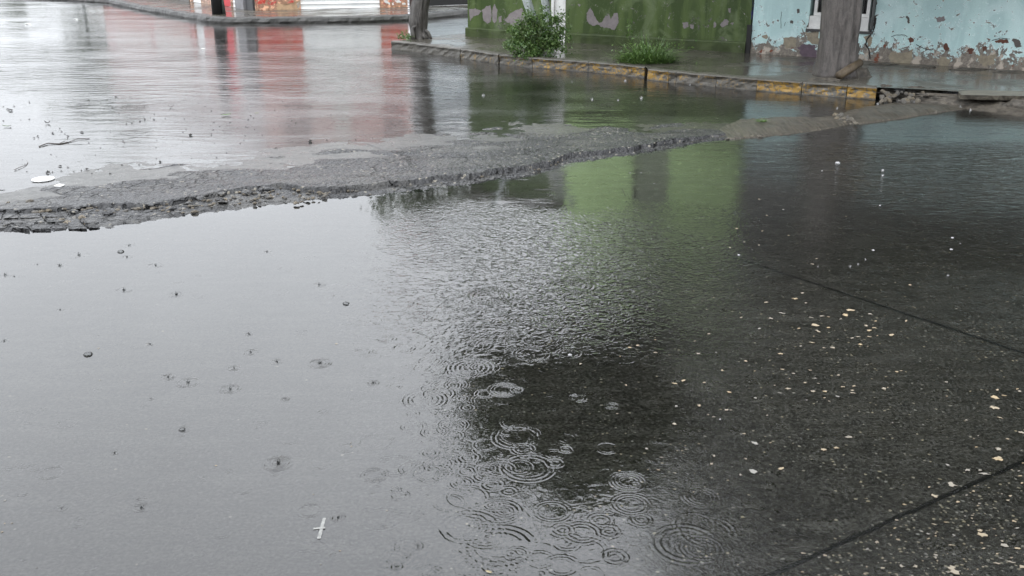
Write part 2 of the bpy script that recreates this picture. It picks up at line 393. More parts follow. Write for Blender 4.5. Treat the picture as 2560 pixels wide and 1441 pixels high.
for i in range(nu + 1):
    x = xa + (xb - xa) * i / nu
    yn = lerp_curve(ridge_near, x) + 0.035 * fbm(x, 0, 5, 2.0) + 0.012 * fbm(x, 0, 24, 5.0) - 0.06
    yf = lerp_curve(ridge_far, x) + 0.25 * fbm(x, 3, 1.1, 4.0) + 0.25
    wid = yf - yn
    # the asphalt layer's broken lip: how far in from the waterline the step stands
    lip = 0.10 + 0.09 * (1 + fbm(x, 1, 2.2, 9.0)) + 0.03 * fbm(x, 5, 11, 2.0)
    if x < -1.35: lip += 0.36 * min(1, (-1.35 - x) / 0.5)
    step = 0.032 + 0.014 * fbm(x, 2, 1.6, 3.0)
    for j in range(nv + 1):
        v = (j / nv) ** 1.35; y = yn + wid * v; d = y - yn
        rub = 0.010 * (fbm(x, y, 14, 1.0, 3)) + 0.005 * fbm(x, y, 38, 6.0, 2)
        low = min(0.012, -0.008 + 0.16 * d)
        top = step * (1 - v) ** 1.9 * (1 + .35 * fbm(x, y, 1.7, 40.0, 2)) + 0.009 * (1 - v)
        s = max(0, min(1, (d - lip - 0.02 * fbm(x, y, 16, 7.0)) / 0.018))
        gap = -0.020 * math.exp(-((d - lip + 0.016) / 0.018) ** 2)
        patch = max(0.0, fbm(x, y, 2.6, 12.0, 2)) * 0.018 + (.010 * max(0, fbm(x * .6, y, 5.5, 31.0, 3)) if v > .35 else 0) * min(1, d / .2) * (1 - v)
        z = low * (1 - s) + (low + top) * s + gap + rub * ((1 - v) * 0.9 + 0.15) * (1.0 if s < .5 else .55) - patch * 0.5
        if v > 0.32: z -= (v - 0.32) / 0.68 * (0.020 + 0.040 * fbm(x * .5, y, 3.4, 21.0, 4)) * (1.3 if v > .7 else 1.15 if v > .5 else 1)
        if j == 0: z = -0.03
        if j == nv: z = -0.03
        V.append((x, y, z))
for i in range(nu):
    for j in range(nv):
        a = i * (nv + 1) + j; Fc.append((a, a + nv + 1, a + nv + 2, a + 1))
mesh_np("asphalt_patch", V, Fc, M_asph, smooth=True, kind='structure')

# ------------------------------------------------------------------ brushed concrete ramps
def ramp_material():
    m, t, b = material("brushed_concrete")
    P = t.pos()
    g = t.noise(t.map(P, (42, 3.0, 1), (0, 0, R(-32))), 1.0, 3, .5); n = t.noise(P, 9, 4, .6); f = t.noise(P, 160, 2, .6)
    col = t.mix(t.mr(g, .36, .64), (0.032, 0.028, 0.022), (0.095, 0.084, 0.066))
    col = t.mix(t.mr(n, .4, .7, 0, .6), col, (0.05, 0.047, 0.04))
    setb(t, b, col, .38, t.bump(t.m('ADD', t.m('MULTIPLY', g, .008), t.m('MULTIPLY', f, .0015)), 1, 1))
    return m
M_ramp = ramp_material()
def ramp(nearp, topp, hgt, name="concrete_ramp", **kw):
    V = []; Fc = []; n = 140; k = 24
    N_ = [G(*p) for p in nearp]; T_ = [G(*p) for p in topp]
    def along(L, s):
        q = s * (len(L) - 1); i = min(int(q), len(L) - 2); return L[i].lerp(L[i + 1], q - i)
    for i in range(n + 1):
        s = i / n; a = along(N_, s); b_ = along(T_, s); 
        e = math.sin(math.pi * min(1, max(0, s))) ** 0.4 if 0 < s < 1 else 0
        for j in range(k + 1):
            v = j / k; p = a.lerp(b_, v * 1.12 - 0.04)
            z = hgt * e * math.sin(math.pi * min(1, v * 0.82 + 0.08)) ** 0.7 - 0.006 + 0.012 * fbm(p.x, p.y, 4, 2.0) + .006 * fbm(p.x, p.y, 14, 5.0)
            if j == k: z = -0.03
            if j == 0: z = -0.03
            V.append((p.x, p.y, z))
    for i in range(n):
        for j in range(k):
            a = i * (k + 1) + j; Fc.append((a, a + k + 1, a + k + 2, a + 1))
    return mesh(name, V, Fc, M_ramp, smooth=True, **kw)
ramp([(1795, 350), (1850, 348), (1960, 338), (2060, 325), (2125, 312)], [(1800, 322), (1850, 303), (1960, 297), (2080, 295), (2130, 305)], 0.035, kind='structure')
ramp([(2095, 312), (2160, 310), (2250, 298), (2330, 285), (2420, 272)], [(2080, 294), (2150, 275), (2230, 264), (2330, 264), (2430, 270)], 0.05, kind='structure')

# ================================================================== PAVEMENT AND KERB
ZS = 0.155
def pavement_material():
    m, t, b = material("wet_pavement")
    P = t.pos(); n = t.noise(P, 2.2, 4, .6); f = t.noise(P, 70, 3, .6); pud = t.noise(P, 1.4, 3, .5)
    col = t.mix(t.mr(n, .3, .7), (0.050, 0.045, 0.036), (0.095, 0.087, 0.072))
    col = t.mix(t.mr(f, .45, .7, 0, .5), col, (0.12, 0.115, 0.10))
    ro = t.mr(pud, .46, .62, .12, .40)
    setb(t, b, col, ro, t.bump(t.m('MULTIPLY', f, t.mr(pud, .42, .62, .0006, .0030)), 1, .9), spec=.42)
    return m
M_pave = pavement_material()
kerb_px = [(978, 104), (1040, 109), (1110, 118), (1180, 127), (1250, 137), (1330, 145), (1430, 152), (1530, 160), (1612, 168), (1618, 173), (1700, 181), (1800, 190), (1892, 198), (1990, 205), (2090, 212), (2190, 219)]
kerb = [G(x, y, ZS) for x, y in kerb_px]
gA = G(1170, 92, ZS); gB = G(1871, 133, ZS); bB = G(2560, 178, ZS)
dirG = (gB - gA).normalized()
# far right the slab runs on
kerb_end = [G(2190, 219, ZS), G(2300, 224, ZS), G(2480, 235, ZS), G(2760, 247, ZS), G(3100, 262, ZS)]
back = gA + Vector((-dirG.y, dirG.x, 0)) * 0
inw = Vector((-dirG.y, dirG.x, 0))      # away from the street
side_dir = Vector((0.13, 1, 0)).normalized()
poly = [G(978, 104, ZS), G(986, 98, ZS), G(1075, 90, ZS), G(1150, 84, ZS)]
far_side = gA + side_dir * 30 + Vector((-0.5, 0, 0))
top_out = kerb + kerb_end[1:]
ring_in = [p + inw * 9 for p in top_out]
V = []; Fc = []
# pavement top as strips from the kerb line to beneath the houses
for i, p in enumerate(top_out):
    q = p + inw * 0.02; V.append(q); V.append(p + inw * 6.5)
for i in range(len(top_out) - 1): Fc.append((2 * i, 2 * i + 2, 2 * i + 3, 2 * i + 1))
mb = MB(); mb.add(V, Fc)
mb.build("pavement", M_pave, kind='structure')
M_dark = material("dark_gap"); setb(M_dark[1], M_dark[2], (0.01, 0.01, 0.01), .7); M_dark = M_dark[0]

def kerb_material(name, yellow, base=(0.13, 0.12, 0.10), thr=.5):
    m, t, b = material(name)
    P = t.pos(); X, Y, Z = t.sep(P)
    n = t.noise(P, 9, 5, .7, .5); f = t.noise(P, 80, 3, .6); n2 = t.noise(P, 3, 3)
    col = t.mix(t.mr(n2, .3, .7), base, tuple(c * .55 for c in base))
    col = t.mix(t.mr(f, .4, .65), col, tuple(c * .35 for c in base))
    if yellow > 0:
        k = t.m('MULTIPLY', t.mr(t.m('ADD', t.m('MULTIPLY', t.m('ADD', n, t.noise(P, 26, 4, .7)), .5), t.m('MULTIPLY', f, .35)), thr + .15, thr + .18), yellow)
        ztop = t.m('MULTIPLY', t.mr(t.m('ADD', Z, t.m('MULTIPLY', n, .05)), 0.03, 0.05), t.mr(t.m('ADD', Z, t.m('MULTIPLY', n, .04)), ZS + .012, ZS + .0, 0, 1))
        col = t.mix(t.m('MULTIPLY', k, ztop), col, t.mix(t.mr(n2, .3, .7), (0.34, 0.20, 0.03), (0.20, 0.12, 0.028)))
    setb(t, b, col, t.mr(n, .3, .7, .3, .6), t.bump(t.m('ADD', t.m('MULTIPLY', n, .010), t.m('MULTIPLY', f, .004)), 1, 1))
    return m
MK = {0: kerb_material("bare_kerb", 0), 1: kerb_material("kerb_faded_yellow", .8, thr=.585), 2: kerb_material("kerb_worn_yellow", .95, thr=.535),
      3: kerb_material("kerb_yellow", 1.0, thr=.48), 4: kerb_material("dark_kerb", .35, (0.03, 0.03, 0.027), .62)}
def kerb_run(px0, px1, kind, name="kerb", drop=0.0, cap=True):
    """one cast length of kerb, between two picture columns"""
    pts = []
    n = max(3, int((px1 - px0) / 3))
    for i in range(n + 1):
        px = px0 + (px1 - px0) * i / n; py = lerp_curve(kerb_px, px); pts.append(G(px, py, ZS))
    prof = [(-0.010, -0.03), (-0.008, 0.02), (-0.004, 0.05), (-0.003, 0.075), (0.000, 0.10), (-0.006, 0.118), (-0.016, ZS - .012), (-0.002, ZS + .004), (0.06, ZS + .006), (0.16, ZS + .004), (0.17, ZS - .02)]
    V = []; Fc = []; k = len(prof)
    for i, p in enumerate(pts):
        d = (pts[min(i + 1, n)] - pts[max(i - 1, 0)]).normalized(); nn = Vector((-d.y, d.x, 0))
        for j, (o_, z) in enumerate(prof):
            jit = (0.020 * fbm(p.x * 1.0, p.y + z * 2, 6, 1.0) ) if 0 < j < k - 1 else 0
            V.append((p.x + nn.x * (o_ + jit), p.y + nn.y * (o_ + jit), z - drop * (z > .05) + (0.006 * fbm(p.x, p.y, 5, 4.0) if 5 < j < k - 1 else 0)))
    for i in range(n):
        for j in range(k - 1):
            a = i * k + j; Fc.append((a, a + k, a + k + 1, a + 1))
    Fc.append(tuple(range(k))[::-1]); Fc.append(tuple(n * k + j for j in range(k)))
    return mesh(name, V, Fc, MK[kind], smooth=False, kind='structure')
for a, b_, kd in [(978, 1150, 0), (1152, 1246, 1), (1250, 1331, 1), (1332, 1471, 2), (1472, 1612, 2), (1620, 1672, 3), (1673, 1691, 1), (1692, 1791, 1), (1792, 1894, 1), (1895, 2005, 3), (2007, 2118, 2), (2120, 2192, 3)]:
    kerb_run(a, b_, kd)
# the pavement's end face towards the crossing
p0, p1 = G(978, 104, ZS), G(978, 104, ZS) + inw * 6.5
mesh("kerb", [(p0.x, p0.y, -.03), (p1.x, p1.y, -.03), (p1.x, p1.y, ZS - .001), (p0.x, p0.y, ZS - .001)], [(0, 3, 2, 1)], MK[0], kind='structure')

# broken slabs at the right where the kerb has collapsed
def slab_thing(px0, px1, ytop, ynear, z, tilt, name, label, col_mat):
    a, b2, c, d = G(px0, ynear, z), G(px1, ynear + (px1 - px0) * .03, z), G(px1, ytop + (px1 - px0) * .02, z), G(px0, ytop, z)
    V = []; n = 26
    top = []
    for q, (s, e) in enumerate([(a, b2), (b2, c), (c, d), (d, a)]):
        for i in range(n):
            p = s.lerp(e, i / n); j = .035 * fbm(p.x, p.y, 4, 3.0 + q) ; k = .03 * fbm(p.x, p.y, 9, 5.0)
            top.append(Vector((p.x + j, p.y + k, z + tilt * i / n * (1 if q == 0 else 0))))
    m_ = len(top); cen = sum(top, Vector()) / m_
    V = [(p.x, p.y, p.z) for p in top] + [(p.x + .01, p.y + .02 , p.z - .05 - .01 * random.random()) for p in top] + [cen]
    Fc = [(i, (i + 1) % m_, 2 * m_) for i in range(m_)] + [(i, i + m_, (i + 1) % m_ + m_, (i + 1) % m_) for i in range(m_)]
    return mesh(name, V, Fc, col_mat, label=label, cat='slab')
def slab_material():
    m, t, b = material("broken_slab")
    P = t.pos(); n = t.noise(t.map(P, (3, 14, 6)), 1.5, 5, .65, .6); f = t.noise(P, 70, 3, .6)
    col = t.mix(t.mr(n, .35, .65), (0.05, 0.045, 0.036), (0.22, 0.20, 0.16)); col = t.mix(t.mr(f, .5, .7, 0, .5), col, (0.04, 0.036, 0.03))
    setb(t, b, col, .3, t.bump(t.m('ADD', t.m('MULTIPLY', n, .02), t.m('MULTIPLY', f, .004)), 1, 1)); return m
M_slab = slab_material()
slab_thing(2400, 2700, 225, 238, ZS + .008, .02, 'broken_slab', 'large broken pale paving slab over the collapsed kerb at the right edge', M_slab)
def earth_material():
    m, t, b = material("wet_earth")
    P = t.pos(); n = t.noise(P, 14, 5, .7); f = t.noise(P, 90, 3, .6)
    setb(t, b, t.mix(t.mr(n, .35, .65), (0.028, 0.025, 0.020), (0.115, 0.10, 0.08)), .5, t.bump(t.m('ADD', t.m('MULTIPLY', n, .03), t.m('MULTIPLY', f, .006)), 1, 1)); return m
M_earth = earth_material()
# earth bank exposed under the broken kerb
V = []; Fc = []; n = 120; k = 12
for i in range(n + 1):
    px = 2186 + (3000 - 2186) * i / n
    top = G(px, 219 + (px - 2190) * .049, ZS); bot = G(px, lerp_curve([(2186, 248), (2320, 268), (2450, 284), (2560, 302), (3000, 330)], px), -.03)
    for j in range(k + 1):
        v = j / k; p = top.lerp(bot, v)
        bulge = .045 * fbm(p.x, p.y, 3.5, 1.0) + .02 * fbm(p.x, p.y + j, 10, 2.0)
        z = (ZS - .035) * (1 - v) ** .8 - .02 * v + (0 if j in (0,) else bulge * math.sin(math.pi * v) * .9)
        V.append((p.x, p.y + .05 * fbm(p.x, j * .3, 2.5, 6.0), z))
for i in range(n):
    for j in range(k):
        a = i * (k + 1) + j; Fc.append((a, a + 1, a + k + 2, a + k + 1))
mesh('earth_bank', V, Fc, M_earth, smooth=True, kind='structure')

# ================================================================== HOUSES
def house(name, A, B, depth, **kw):
    """an Empty at the wall's base corner; local x runs along the wall, local y goes inward"""
    d = B - A; rz = math.atan2(d.y, d.x)
    e = empty(name, (A.x, A.y, ZS - .004), rz, **kw); L = math.hypot(d.x, d.y)
    M = Matrix.Translation(e.location) @ Matrix.Rotation(rz, 4, 'Z'); Mi = M.inverted()
    nrm = Vector((-math.sin(rz), math.cos(rz), 0))
    def on_wall(px, py, off=0.0):
        o_ = Vector((0, 0, H)); r = ray(px, py); a0 = A - nrm * off
        k_ = (a0 - o_).dot(nrm) / r.dot(nrm); return Mi @ (o_ + r * k_)
    return e, L, on_wall
ZT = 1.27       # height where the painted dado ends
def wet_paint(name, base, dark, light, upper, bare, bare_amt, brick=None, rub=0.5, top=ZT, spec=.5, bumpk=1.0, hi_base=.30):
    m, t, b = material(name)
    P = t.obj(); X, Y, Z = t.sep(P)
    XZ = t.comb(X, t.m('MULTIPLY', Y, .5), Z)
    drip = t.noise(t.map(XZ, (4.2, 1, .55)), 1.0, 4, .55, .6)
    blot = t.noise(XZ, 2.2, 4, .6, .8); f = t.noise(XZ, 60, 4, .65); mid = t.noise(XZ, 11, 4, .6)
    col = t.mix(t.mr(drip, .42, .56), base, dark); col = t.mix(t.mr(blot, .52, .66, 0, .6), col, light)
    col = t.mix(t.mr(f, .5, .75, 0, .3), col, tuple(c * .5 for c in base))
    # flaking: more of it low down
    n = t.noise(XZ, 5.5, 6, .68, 1.2); nn = t.noise(XZ, 24, 4, .65, .8)
    lowk = t.mr(Z, 0.0, hi_base, bare_amt, 0.0)
    k = t.m('ADD', t.m('ADD', t.m('MULTIPLY', n, .72), t.m('MULTIPLY', nn, .28)), t.m('ADD', lowk, t.mr(Z, 0, .9, .03 * rub, -0.02)))
    spk = t.mr(t.noise(XZ, 34, 3, .6, .5), .66, .69)
    k = t.m('ADD', k, t.m('MULTIPLY', spk, .06 * rub))
    gone = t.mr(k, .595, .61)
    bc = t.mix(t.mr(nn, .35, .65), bare, tuple(c * .45 for c in bare))
    bc = t.mix(t.mr(t.noise(XZ, 7, 3), .52, .6), bc, tuple(min(1, c * 1.7) for c in bare))
    if brick: bc = t.mix(t.mr(t.noise(XZ, 9, 3, .5), .62, .65), bc, brick)
    up = t.mr(t.m('ADD', Z, t.m('MULTIPLY', t.m('SUBTRACT', mid, .5), .01)), top - .003, top + .003)
    col = t.mix(up, col, t.mix(t.mr(blot, .4, .65, 0, .4), upper, tuple(c * .7 for c in upper)))
    col = t.mix(t.m('MULTIPLY', t.mr(k, .560, .568), .55 * min(1, max(rub, .3))), col, tuple(min(1, c * 1.25 + .10) for c in light))
    edge = t.m('MULTIPLY', t.mr(k, .583, .594), t.mr(k, .594, .612, 1, 0))
    col = t.mix(t.m('MULTIPLY', t.mr(t.m('ADD', Z, t.m('MULTIPLY', blot, .3)), .42, .10), .55), col, t.mix(.55, col, (.06, .055, .045))); col = t.mix(gone, col, bc); col = t.mix(t.m('MULTIPLY', edge, .85), col, (0.012, 0.012, 0.012))
    h = t.m('ADD', t.m('MULTIPLY', gone, -.004), t.m('ADD', t.m('MULTIPLY', mid, .006), t.m('MULTIPLY', f, .0016)))
    setb(t, b, col, t.mr(drip, .4, .6, .55, .32), t.bump(h, 1, bumpk), spec=spec); return m
def flat_paint(name, col, rough=.5, var=.25, scale=6, bump=.001):
    m, t, b = material(name); P = t.obj()
    n = t.noise(P, scale, 4, .6); f = t.noise(P, scale * 12, 3, .6)
    c = t.mix(t.mr(n, .35, .7, 0, 1), col, tuple(c_ * (1 - var) for c_ in col)); c = t.mix(t.mr(f, .55, .75, 0, .4), c, tuple(c_ * .4 for c_ in col))
    setb(t, b, c, rough, t.bump(t.m('ADD', t.m('MULTIPLY', n, bump * 3), t.m('MULTIPLY', f, bump)), 1, 1)); return m
def stucco_wall(name, L, h, y0, depth, mat, parent, holes=(), thick=.22, x0=0.0):
    """front wall slab with real openings; side walls too"""
    mb = MB(); cuts = sorted(holes); x = x0
    for hx0, hx1, hz0, hz1 in cuts:
        mb.box(x, hx0, y0, y0 + thick, 0, h); 
        if hz0 > 0: mb.box(hx0, hx1, y0, y0 + thick, 0, hz0)
        if hz1 < h: mb.box(hx0, hx1, y0, y0 + thick, hz1, h)
        x = hx1
    mb.box(x, L, y0, y0 + thick, 0, h)
    return mb.build(name, mat, parent)

# ---- green house -------------------------------------------------
green, GL, gw = house("green_house", gA, gB, 8, label='dark green peeling house on the corner with a white door jamb', cat='house')
M_green = wet_paint("green_paint", (0.084, 0.122, 0.040), (0.044, 0.070, 0.021), (0.155, 0.195, 0.105), (0.66, 0.90, 0.43), (0.27, 0.245, 0.235), -.03, rub=.2, hi_base=.3, spec=.2)
M_plinth = wet_paint("green_plinth_paint", (0.064, 0.092, 0.030), (0.038, 0.058, 0.018), (0.10, 0.13, 0.060), (0.06, 0.09, 0.03), (0.2, 0.2, 0.18), -.05, rub=.1, spec=.2)
M_white = flat_paint("white_paint", (0.74, 0.74, 0.72), .45, .25, 5)
M_grey = flat_paint("grey_render", (0.24, 0.24, 0.25), .6, .3, 4)
M_glass = material("dark_glass"); setb(M_glass[1], M_glass[2], (0.03, 0.032, 0.035), .06, spec=.8); M_glass = M_glass[0]
dx0 = gw(1378, 60).x; dx1 = gw(1414, 60).x
GH = 3.75; GW = 2.85
wx0, wx1 = gw(1598, 60).x, gw(1692, 60).x
M_greenw = wet_paint("green_paint_low_wing", (0.084, 0.122, 0.040), (0.044, 0.070, 0.021), (0.155, 0.195, 0.105), (0.10, 0.15, 0.06), (0.27, 0.245, 0.235), -.03, rub=.2, hi_base=.3, spec=.2)
xm = dx1 + .05
stucco_wall('wall', xm, GW, 0, 8, M_greenw, green, [(dx0, dx1, -1, 2.45)])
stucco_wall('wall', GL, GH, 0, 8, M_green, green, [(wx0, wx1, 1.15, 2.75)], x0=xm + .001)
mb = MB(); mb.box(0, .22, .222, 8, 0, GW); mb.box(xm, xm + .2, .222, 7.7, GW - .2, GH); mb.box(GL - .22, GL, .222, 8, 0, GH); mb.box(.222, GL - .222, 7.8, 8, 0, GW); mb.build('side_walls', M_green, green)
# plinth with a rounded, uneven upper edge
pt = gw(1172, 69).z
def plinth(parent, x0, x1, h, t_, mat, name='plinth'):
    V = []; Fc = []; n = 90; prof = [(-t_, 0), (-t_, .3), (-t_, .6), (-t_, .86), (-t_ * .8, .97), (-t_ * .3, 1.0), (.01, 1.03)]
    k = len(prof)
    for i in range(n + 1):
        x = x0 + (x1 - x0) * i / n; hh = h + .010 * mn.fractal(Vector((x * 2.2, 1, 0)), 1, 2, 3)
        for j, (y, z) in enumerate(prof): V.append((x, y + .004 * mn.noise(Vector((x * 5, z * 7, 2))), z * hh))
    for i in range(n):
        for j in range(k - 1): a = i * k + j; Fc.append((a, a + k, a + k + 1, a + 1))
    Fc.append(tuple(range(k))[::-1]); Fc.append(tuple(n * k + j for j in range(k)))
    return mesh(name, V, Fc, mat, parent, smooth=False)
plinth(green, -.03, dx0 - .02, pt, .05, M_plinth); plinth(green, dx1 + .02, GL - .05, pt, .05, M_plinth)
# white door set in the opening
mb = MB(); mb.box(dx0 + .002, dx0 + .055, -.012, .12, 0, 2.448); mb.box(dx1 - .055, dx1 - .002, -.012, .12, 0, 2.448); mb.box(dx0 + .057, dx1 - .057, -.012, .12, 2.39, 2.448)
dr = mb.build('door', M_white, green)
mb = MB(); mb.box(dx0 + .058, dx1 - .058, .03, .07, 0.02, 2.385); mb.build('door_panel', M_white, dr)
M_sash = flat_paint("olive_shutter", (0.34, 0.40, 0.27), .5)
mb = MB(); a_, b_ = wx0, wx1
mb.box(a_ + .002, a_ + .05, .01, .10, 1.152, 2.748); mb.box(b_ - .05, b_ - .002, .01, .10, 1.152, 2.748); mb.box(a_ + .052, b_ - .052, .01, .10, 1.152, 1.20); mb.box(a_ + .052, b_ - .052, .01, .10, 2.70, 2.748)
wf = mb.build('window', M_sash, green); mb = MB(); mb.box(a_ + .052, b_ - .052, .05, .06, 1.2, 2.7); mb.build('shutter', M_sash, wf)
mb = MB(); mb.box(-.12, xm - .002, -.14, 8.1, GW + .002, GW + .10); mb.box(xm, GL + .0, -.14, 8.1, GH + .002, GH + .14); mb.build('roof', flat_paint("roof_concrete", (0.16, 0.155, 0.14), .6), green)
# patches where the green paint has come off, down to lilac-grey plaster
M_plast = flat_paint("bare_plaster", (0.225, 0.20, 0.20), .55, .3, 9, .0008)
def patch(parent, onw, pts, mat, jag=.012, name='bare_plaster_patch', off=-.003, y0=0.0):
    P3 = [onw(x, y) for x, y in pts]; V = []
    for a, b in zip(P3, P3[1:] + P3[:1]):
        n = max(2, int((b - a).length / .010))
        for i in range(n):
            p = a.lerp(b, i / n); V.append((p.x + jag * 1.3 * fbm(p.x, p.z, 22, 1.0, 5), p.z + jag * 1.3 * fbm(p.x, p.z, 25, 8.0, 5)))
    m_ = len(V); VV = [(x, y0 + off, z) for x, z in V] + [(x, y0 + .004, z) for x, z in V]
    return mesh(name, VV, [tuple(range(m_))[::-1]] + [(i, (i + 1) % m_, (i + 1) % m_ + m_, i + m_)[::-1] for i in range(m_)], mat, parent)
for pts in [[(1466, 35), (1475, 20), (1481, 26), (1490, 48), (1498, 58), (1506, 54), (1514, 40), (1523, 38), (1528, 50), (1534, 34), (1545, 33), (1546, 60), (1536, 76), (1522, 70), (1508, 69), (1494, 62), (1480, 66), (1468, 54)],
            [(1705, 57), (1720, 56), (1721, 67), (1710, 72)], [(1725, 61), (1735, 63), (1733, 73), (1726, 70)], [(1783, 58), (1789, 52), (1791, 66), (1784, 70)], [(1800, 62), (1812, 48), (1823, 54), (1820, 62), (1806, 68)], [(1826, 58), (1834, 55), (1832, 63)],
            [(1207, 26), (1216, 17), (1226, 14), (1229, 34), (1227, 55), (1218, 60), (1209, 52), (1206, 38)], [(1231, 22), (1236, 9), (1243, 24), (1242, 52), (1236, 58), (1231, 50)], [(1246, 44), (1254, 40), (1255, 55), (1248, 57)],
            [(1172, 24), (1188, 22), (1204, 28), (1196, 38), (1184, 42), (1176, 52)], [(1262, 52), (1275, 34), (1290, 26), (1305, 20), (1312, 34), (1318, 60), (1300, 72), (1284, 66), (1272, 60)],
            [(1445, 10), (1452, 12), (1449, 17)], [(1821, 22), (1827, 21), (1826, 33), (1822, 32)]]:
    patch(green, gw, pts, M_plast)

# ---- blue house --------------------------------------------------
bA = gB + dirG * .03
blue, BL, bwall = house("blue_house", bA, bB + (bB - bA) * .9, 8, label='pale turquoise house with badly flaking paint and a white framed window', cat='house')
M_blue = wet_paint("turquoise_paint", (0.52, 0.71, 0.70), (0.44, 0.62, 0.62), (0.62, 0.78, 0.78), (0.20, 0.20, 0.20), (0.26, 0.23, 0.195), .17, brick=(0.17, 0.05, 0.025), rub=1.0, spec=.35, bumpk=1, hi_base=.40)
a0, a1 = bwall(2020, 72).x, bwall(2180, 76).x; z0 = bwall(2100, 76).z
BH = 3.9
stucco_wall('wall', BL, BH, 0, 8, M_blue, blue, [(a0, a1, z0, 1.95)])
mb = MB(); mb.box(0, .2, .222, 8, 0, BH); mb.box(BL - .22, BL, .222, 8, 0, BH); mb.box(.202, BL - .222, 7.8, 8, 0, BH); mb.build('side_walls', M_blue, blue)
mb = MB(); mb.box(0.0, BL + .1, -.12, 8.1, BH + .002, BH + .12); mb.build('roof', flat_paint("roof_slab", (0.15, 0.15, 0.14), .6), blue)
f1, f2 = bwall(2031, 60).x, bwall(2170, 60).x; zt = bwall(2100, 42).z
mb = MB()
for xa_, xb_, za_, zb_ in [(f1, f1 + .05, zt, 1.93), (f2 - .05, f2, zt, 1.93), (f1 + .051, f2 - .051, zt, zt + .05), (f1 + .051, f2 - .051, 1.88, 1.93)]: mb.box(xa_, xb_, .015, .08, za_, zb_)
win = mb.build('window', M_white, blue)
mb = MB(); mb.box(f1 - .05, f2 + .01, -.02, .10, z0 + .022, zt - .004); mb.box(f1 - .07, f2 + .03, -.04, .12, z0 + .004, z0 + .02); mb.build('sill', M_white, win)
mb = MB(); mb.box(a0 - .02, a1 + .02, -.03, .10, z0 - .035, z0 + .002); mb.build('sill_shadow_gap', M_dark, win) if False else mb.build('sill_shade_strip', flat_paint('sill_shade_dark', (.05, .05, .05), .6), win)  # near-black strip puts the shade under the sill into colour
mb = MB(); mb.box(f1 + .051, f2 - .051, .045, .05, zt + .051, 1.879); mb.build('pane', material("pane")[0], win)
pm = bpy.data.materials["pane"]; tt = NT(pm.node_tree); bb = tt.n['Principled BSDF']; setb(tt, bb, (.8, .8, .8), .03); bb.inputs['Transmission Weight'].default_value = 1.0; bb.inputs['IOR'].default_value = 1.2
# curtain, folded cloth behind the glass
V = []; Fc = []; n = 140
for i in range(n + 1):
    x = f1 + .04 + (f2 - f1 - .08) * i / n; y = .13 + .018 * math.sin(x * 75) + .008 * math.sin(x * 190 + 1)
    V += [(x, y, zt + .01), (x, y, 1.9)]
for i in range(n): Fc.append((2 * i, 2 * i + 2, 2 * i + 3, 2 * i + 1))
mesh('curtain', V, Fc, flat_paint("curtain_cloth", (0.085, 0.09, 0.09), .9, .2, 6), win, smooth=True)
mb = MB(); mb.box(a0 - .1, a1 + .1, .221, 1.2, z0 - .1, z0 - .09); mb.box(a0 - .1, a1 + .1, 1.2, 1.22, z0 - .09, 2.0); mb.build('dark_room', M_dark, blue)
# down pipe and the crack beside the window
px_ = bwall(2181, 60).x
mb = MB(); mb.tube([(px_, -.02, bwall(2181, 74).z), (px_, -.02, BH)], .022, 10); mb.build('conduit', flat_paint("grey_pipe", (.22, .23, .23), .5), blue, smooth=True)
M_bare = flat_paint("bare_render", (0.10, 0.09, 0.08), .6, .4, 14, .002); M_bare2 = flat_paint("old_render", (0.30, 0.26, 0.19), .6, .4, 12, .002); M_purple = flat_paint("old_purple_paint", (0.11, 0.075, 0.10), .6, .4, 14, .002)
M_brick = flat_paint("exposed_brick", (0.13, 0.045, 0.025), .6, .5, 30, .003)
for pts, mt in [([(2188, 0), (2194, 4), (2190, 20), (2186, 40), (2194, 36), (2188, 60), (2180, 72), (2184, 50), (2183, 24)], M_bare),
            ([(2013, 78), (2020, 60), (2024, 50), (2026, 74), (2040, 78), (2040, 82), (2024, 80), (2012, 82)], M_bare),
            ([(1994, 118), (2010, 110), (2038, 112), (2044, 152), (2020, 156), (2004, 146), (2000, 130)], M_purple),
            ([(2012, 82), (2046, 80), (2048, 112), (2030, 110), (2020, 100)], M_bare2),
            ([(2138, 110), (2148, 108), (2148, 130), (2146, 152), (2136, 148)], M_bare), ([(2160, 92), (2172, 88), (2182, 96), (2176, 118), (2170, 112)], M_bare2),
            ([(2222, 138), (2232, 130), (2246, 134), (2268, 132), (2282, 122), (2280, 150), (2274, 162), (2250, 160), (2226, 156)], M_bare2),
            ([(1906, 92), (1915, 86), (1921, 94), (1912, 99)], M_bare2), ([(1960, 96), (1976, 92), (1992, 100), (1988, 118), (1966, 122), (1958, 110)], M_bare2),
            ([(2270, 96), (2278, 94), (2284, 104), (2276, 108)], M_brick), ([(2357, 112), (2366, 108), (2374, 122), (2364, 128)], M_brick), ([(2414, 130), (2424, 120), (2436, 122), (2430, 134)], M_brick), ([(2455, 116), (2464, 114), (2466, 126), (2458, 128)], M_brick),
            ([(2486, 104), (2500, 98), (2520, 100), (2522, 108), (2496, 108)], M_brick), ([(2530, 98), (2548, 100), (2556, 116), (2540, 122)], M_bare),
            ([(2340, 150), (2362, 142), (2378, 150), (2370, 164), (2350, 166)], M_bare2), ([(2440, 138), (2470, 140), (2490, 136), (2486, 160), (2460, 166), (2446, 154)], M_bare2), ([(2338, 46), (2358, 42), (2366, 50), (2348, 56)], M_plast),
            ([(1992, 24), (1998, 22), (2000, 32), (1994, 34)], M_bare), ([(1976, 54), (1983, 53), (1982, 61), (1977, 61)], M_bare), ([(2266, 42), (2270, 40), (2275, 58), (2271, 58)], M_bare)]:
    patch(blue, bwall, pts, mt, .016)
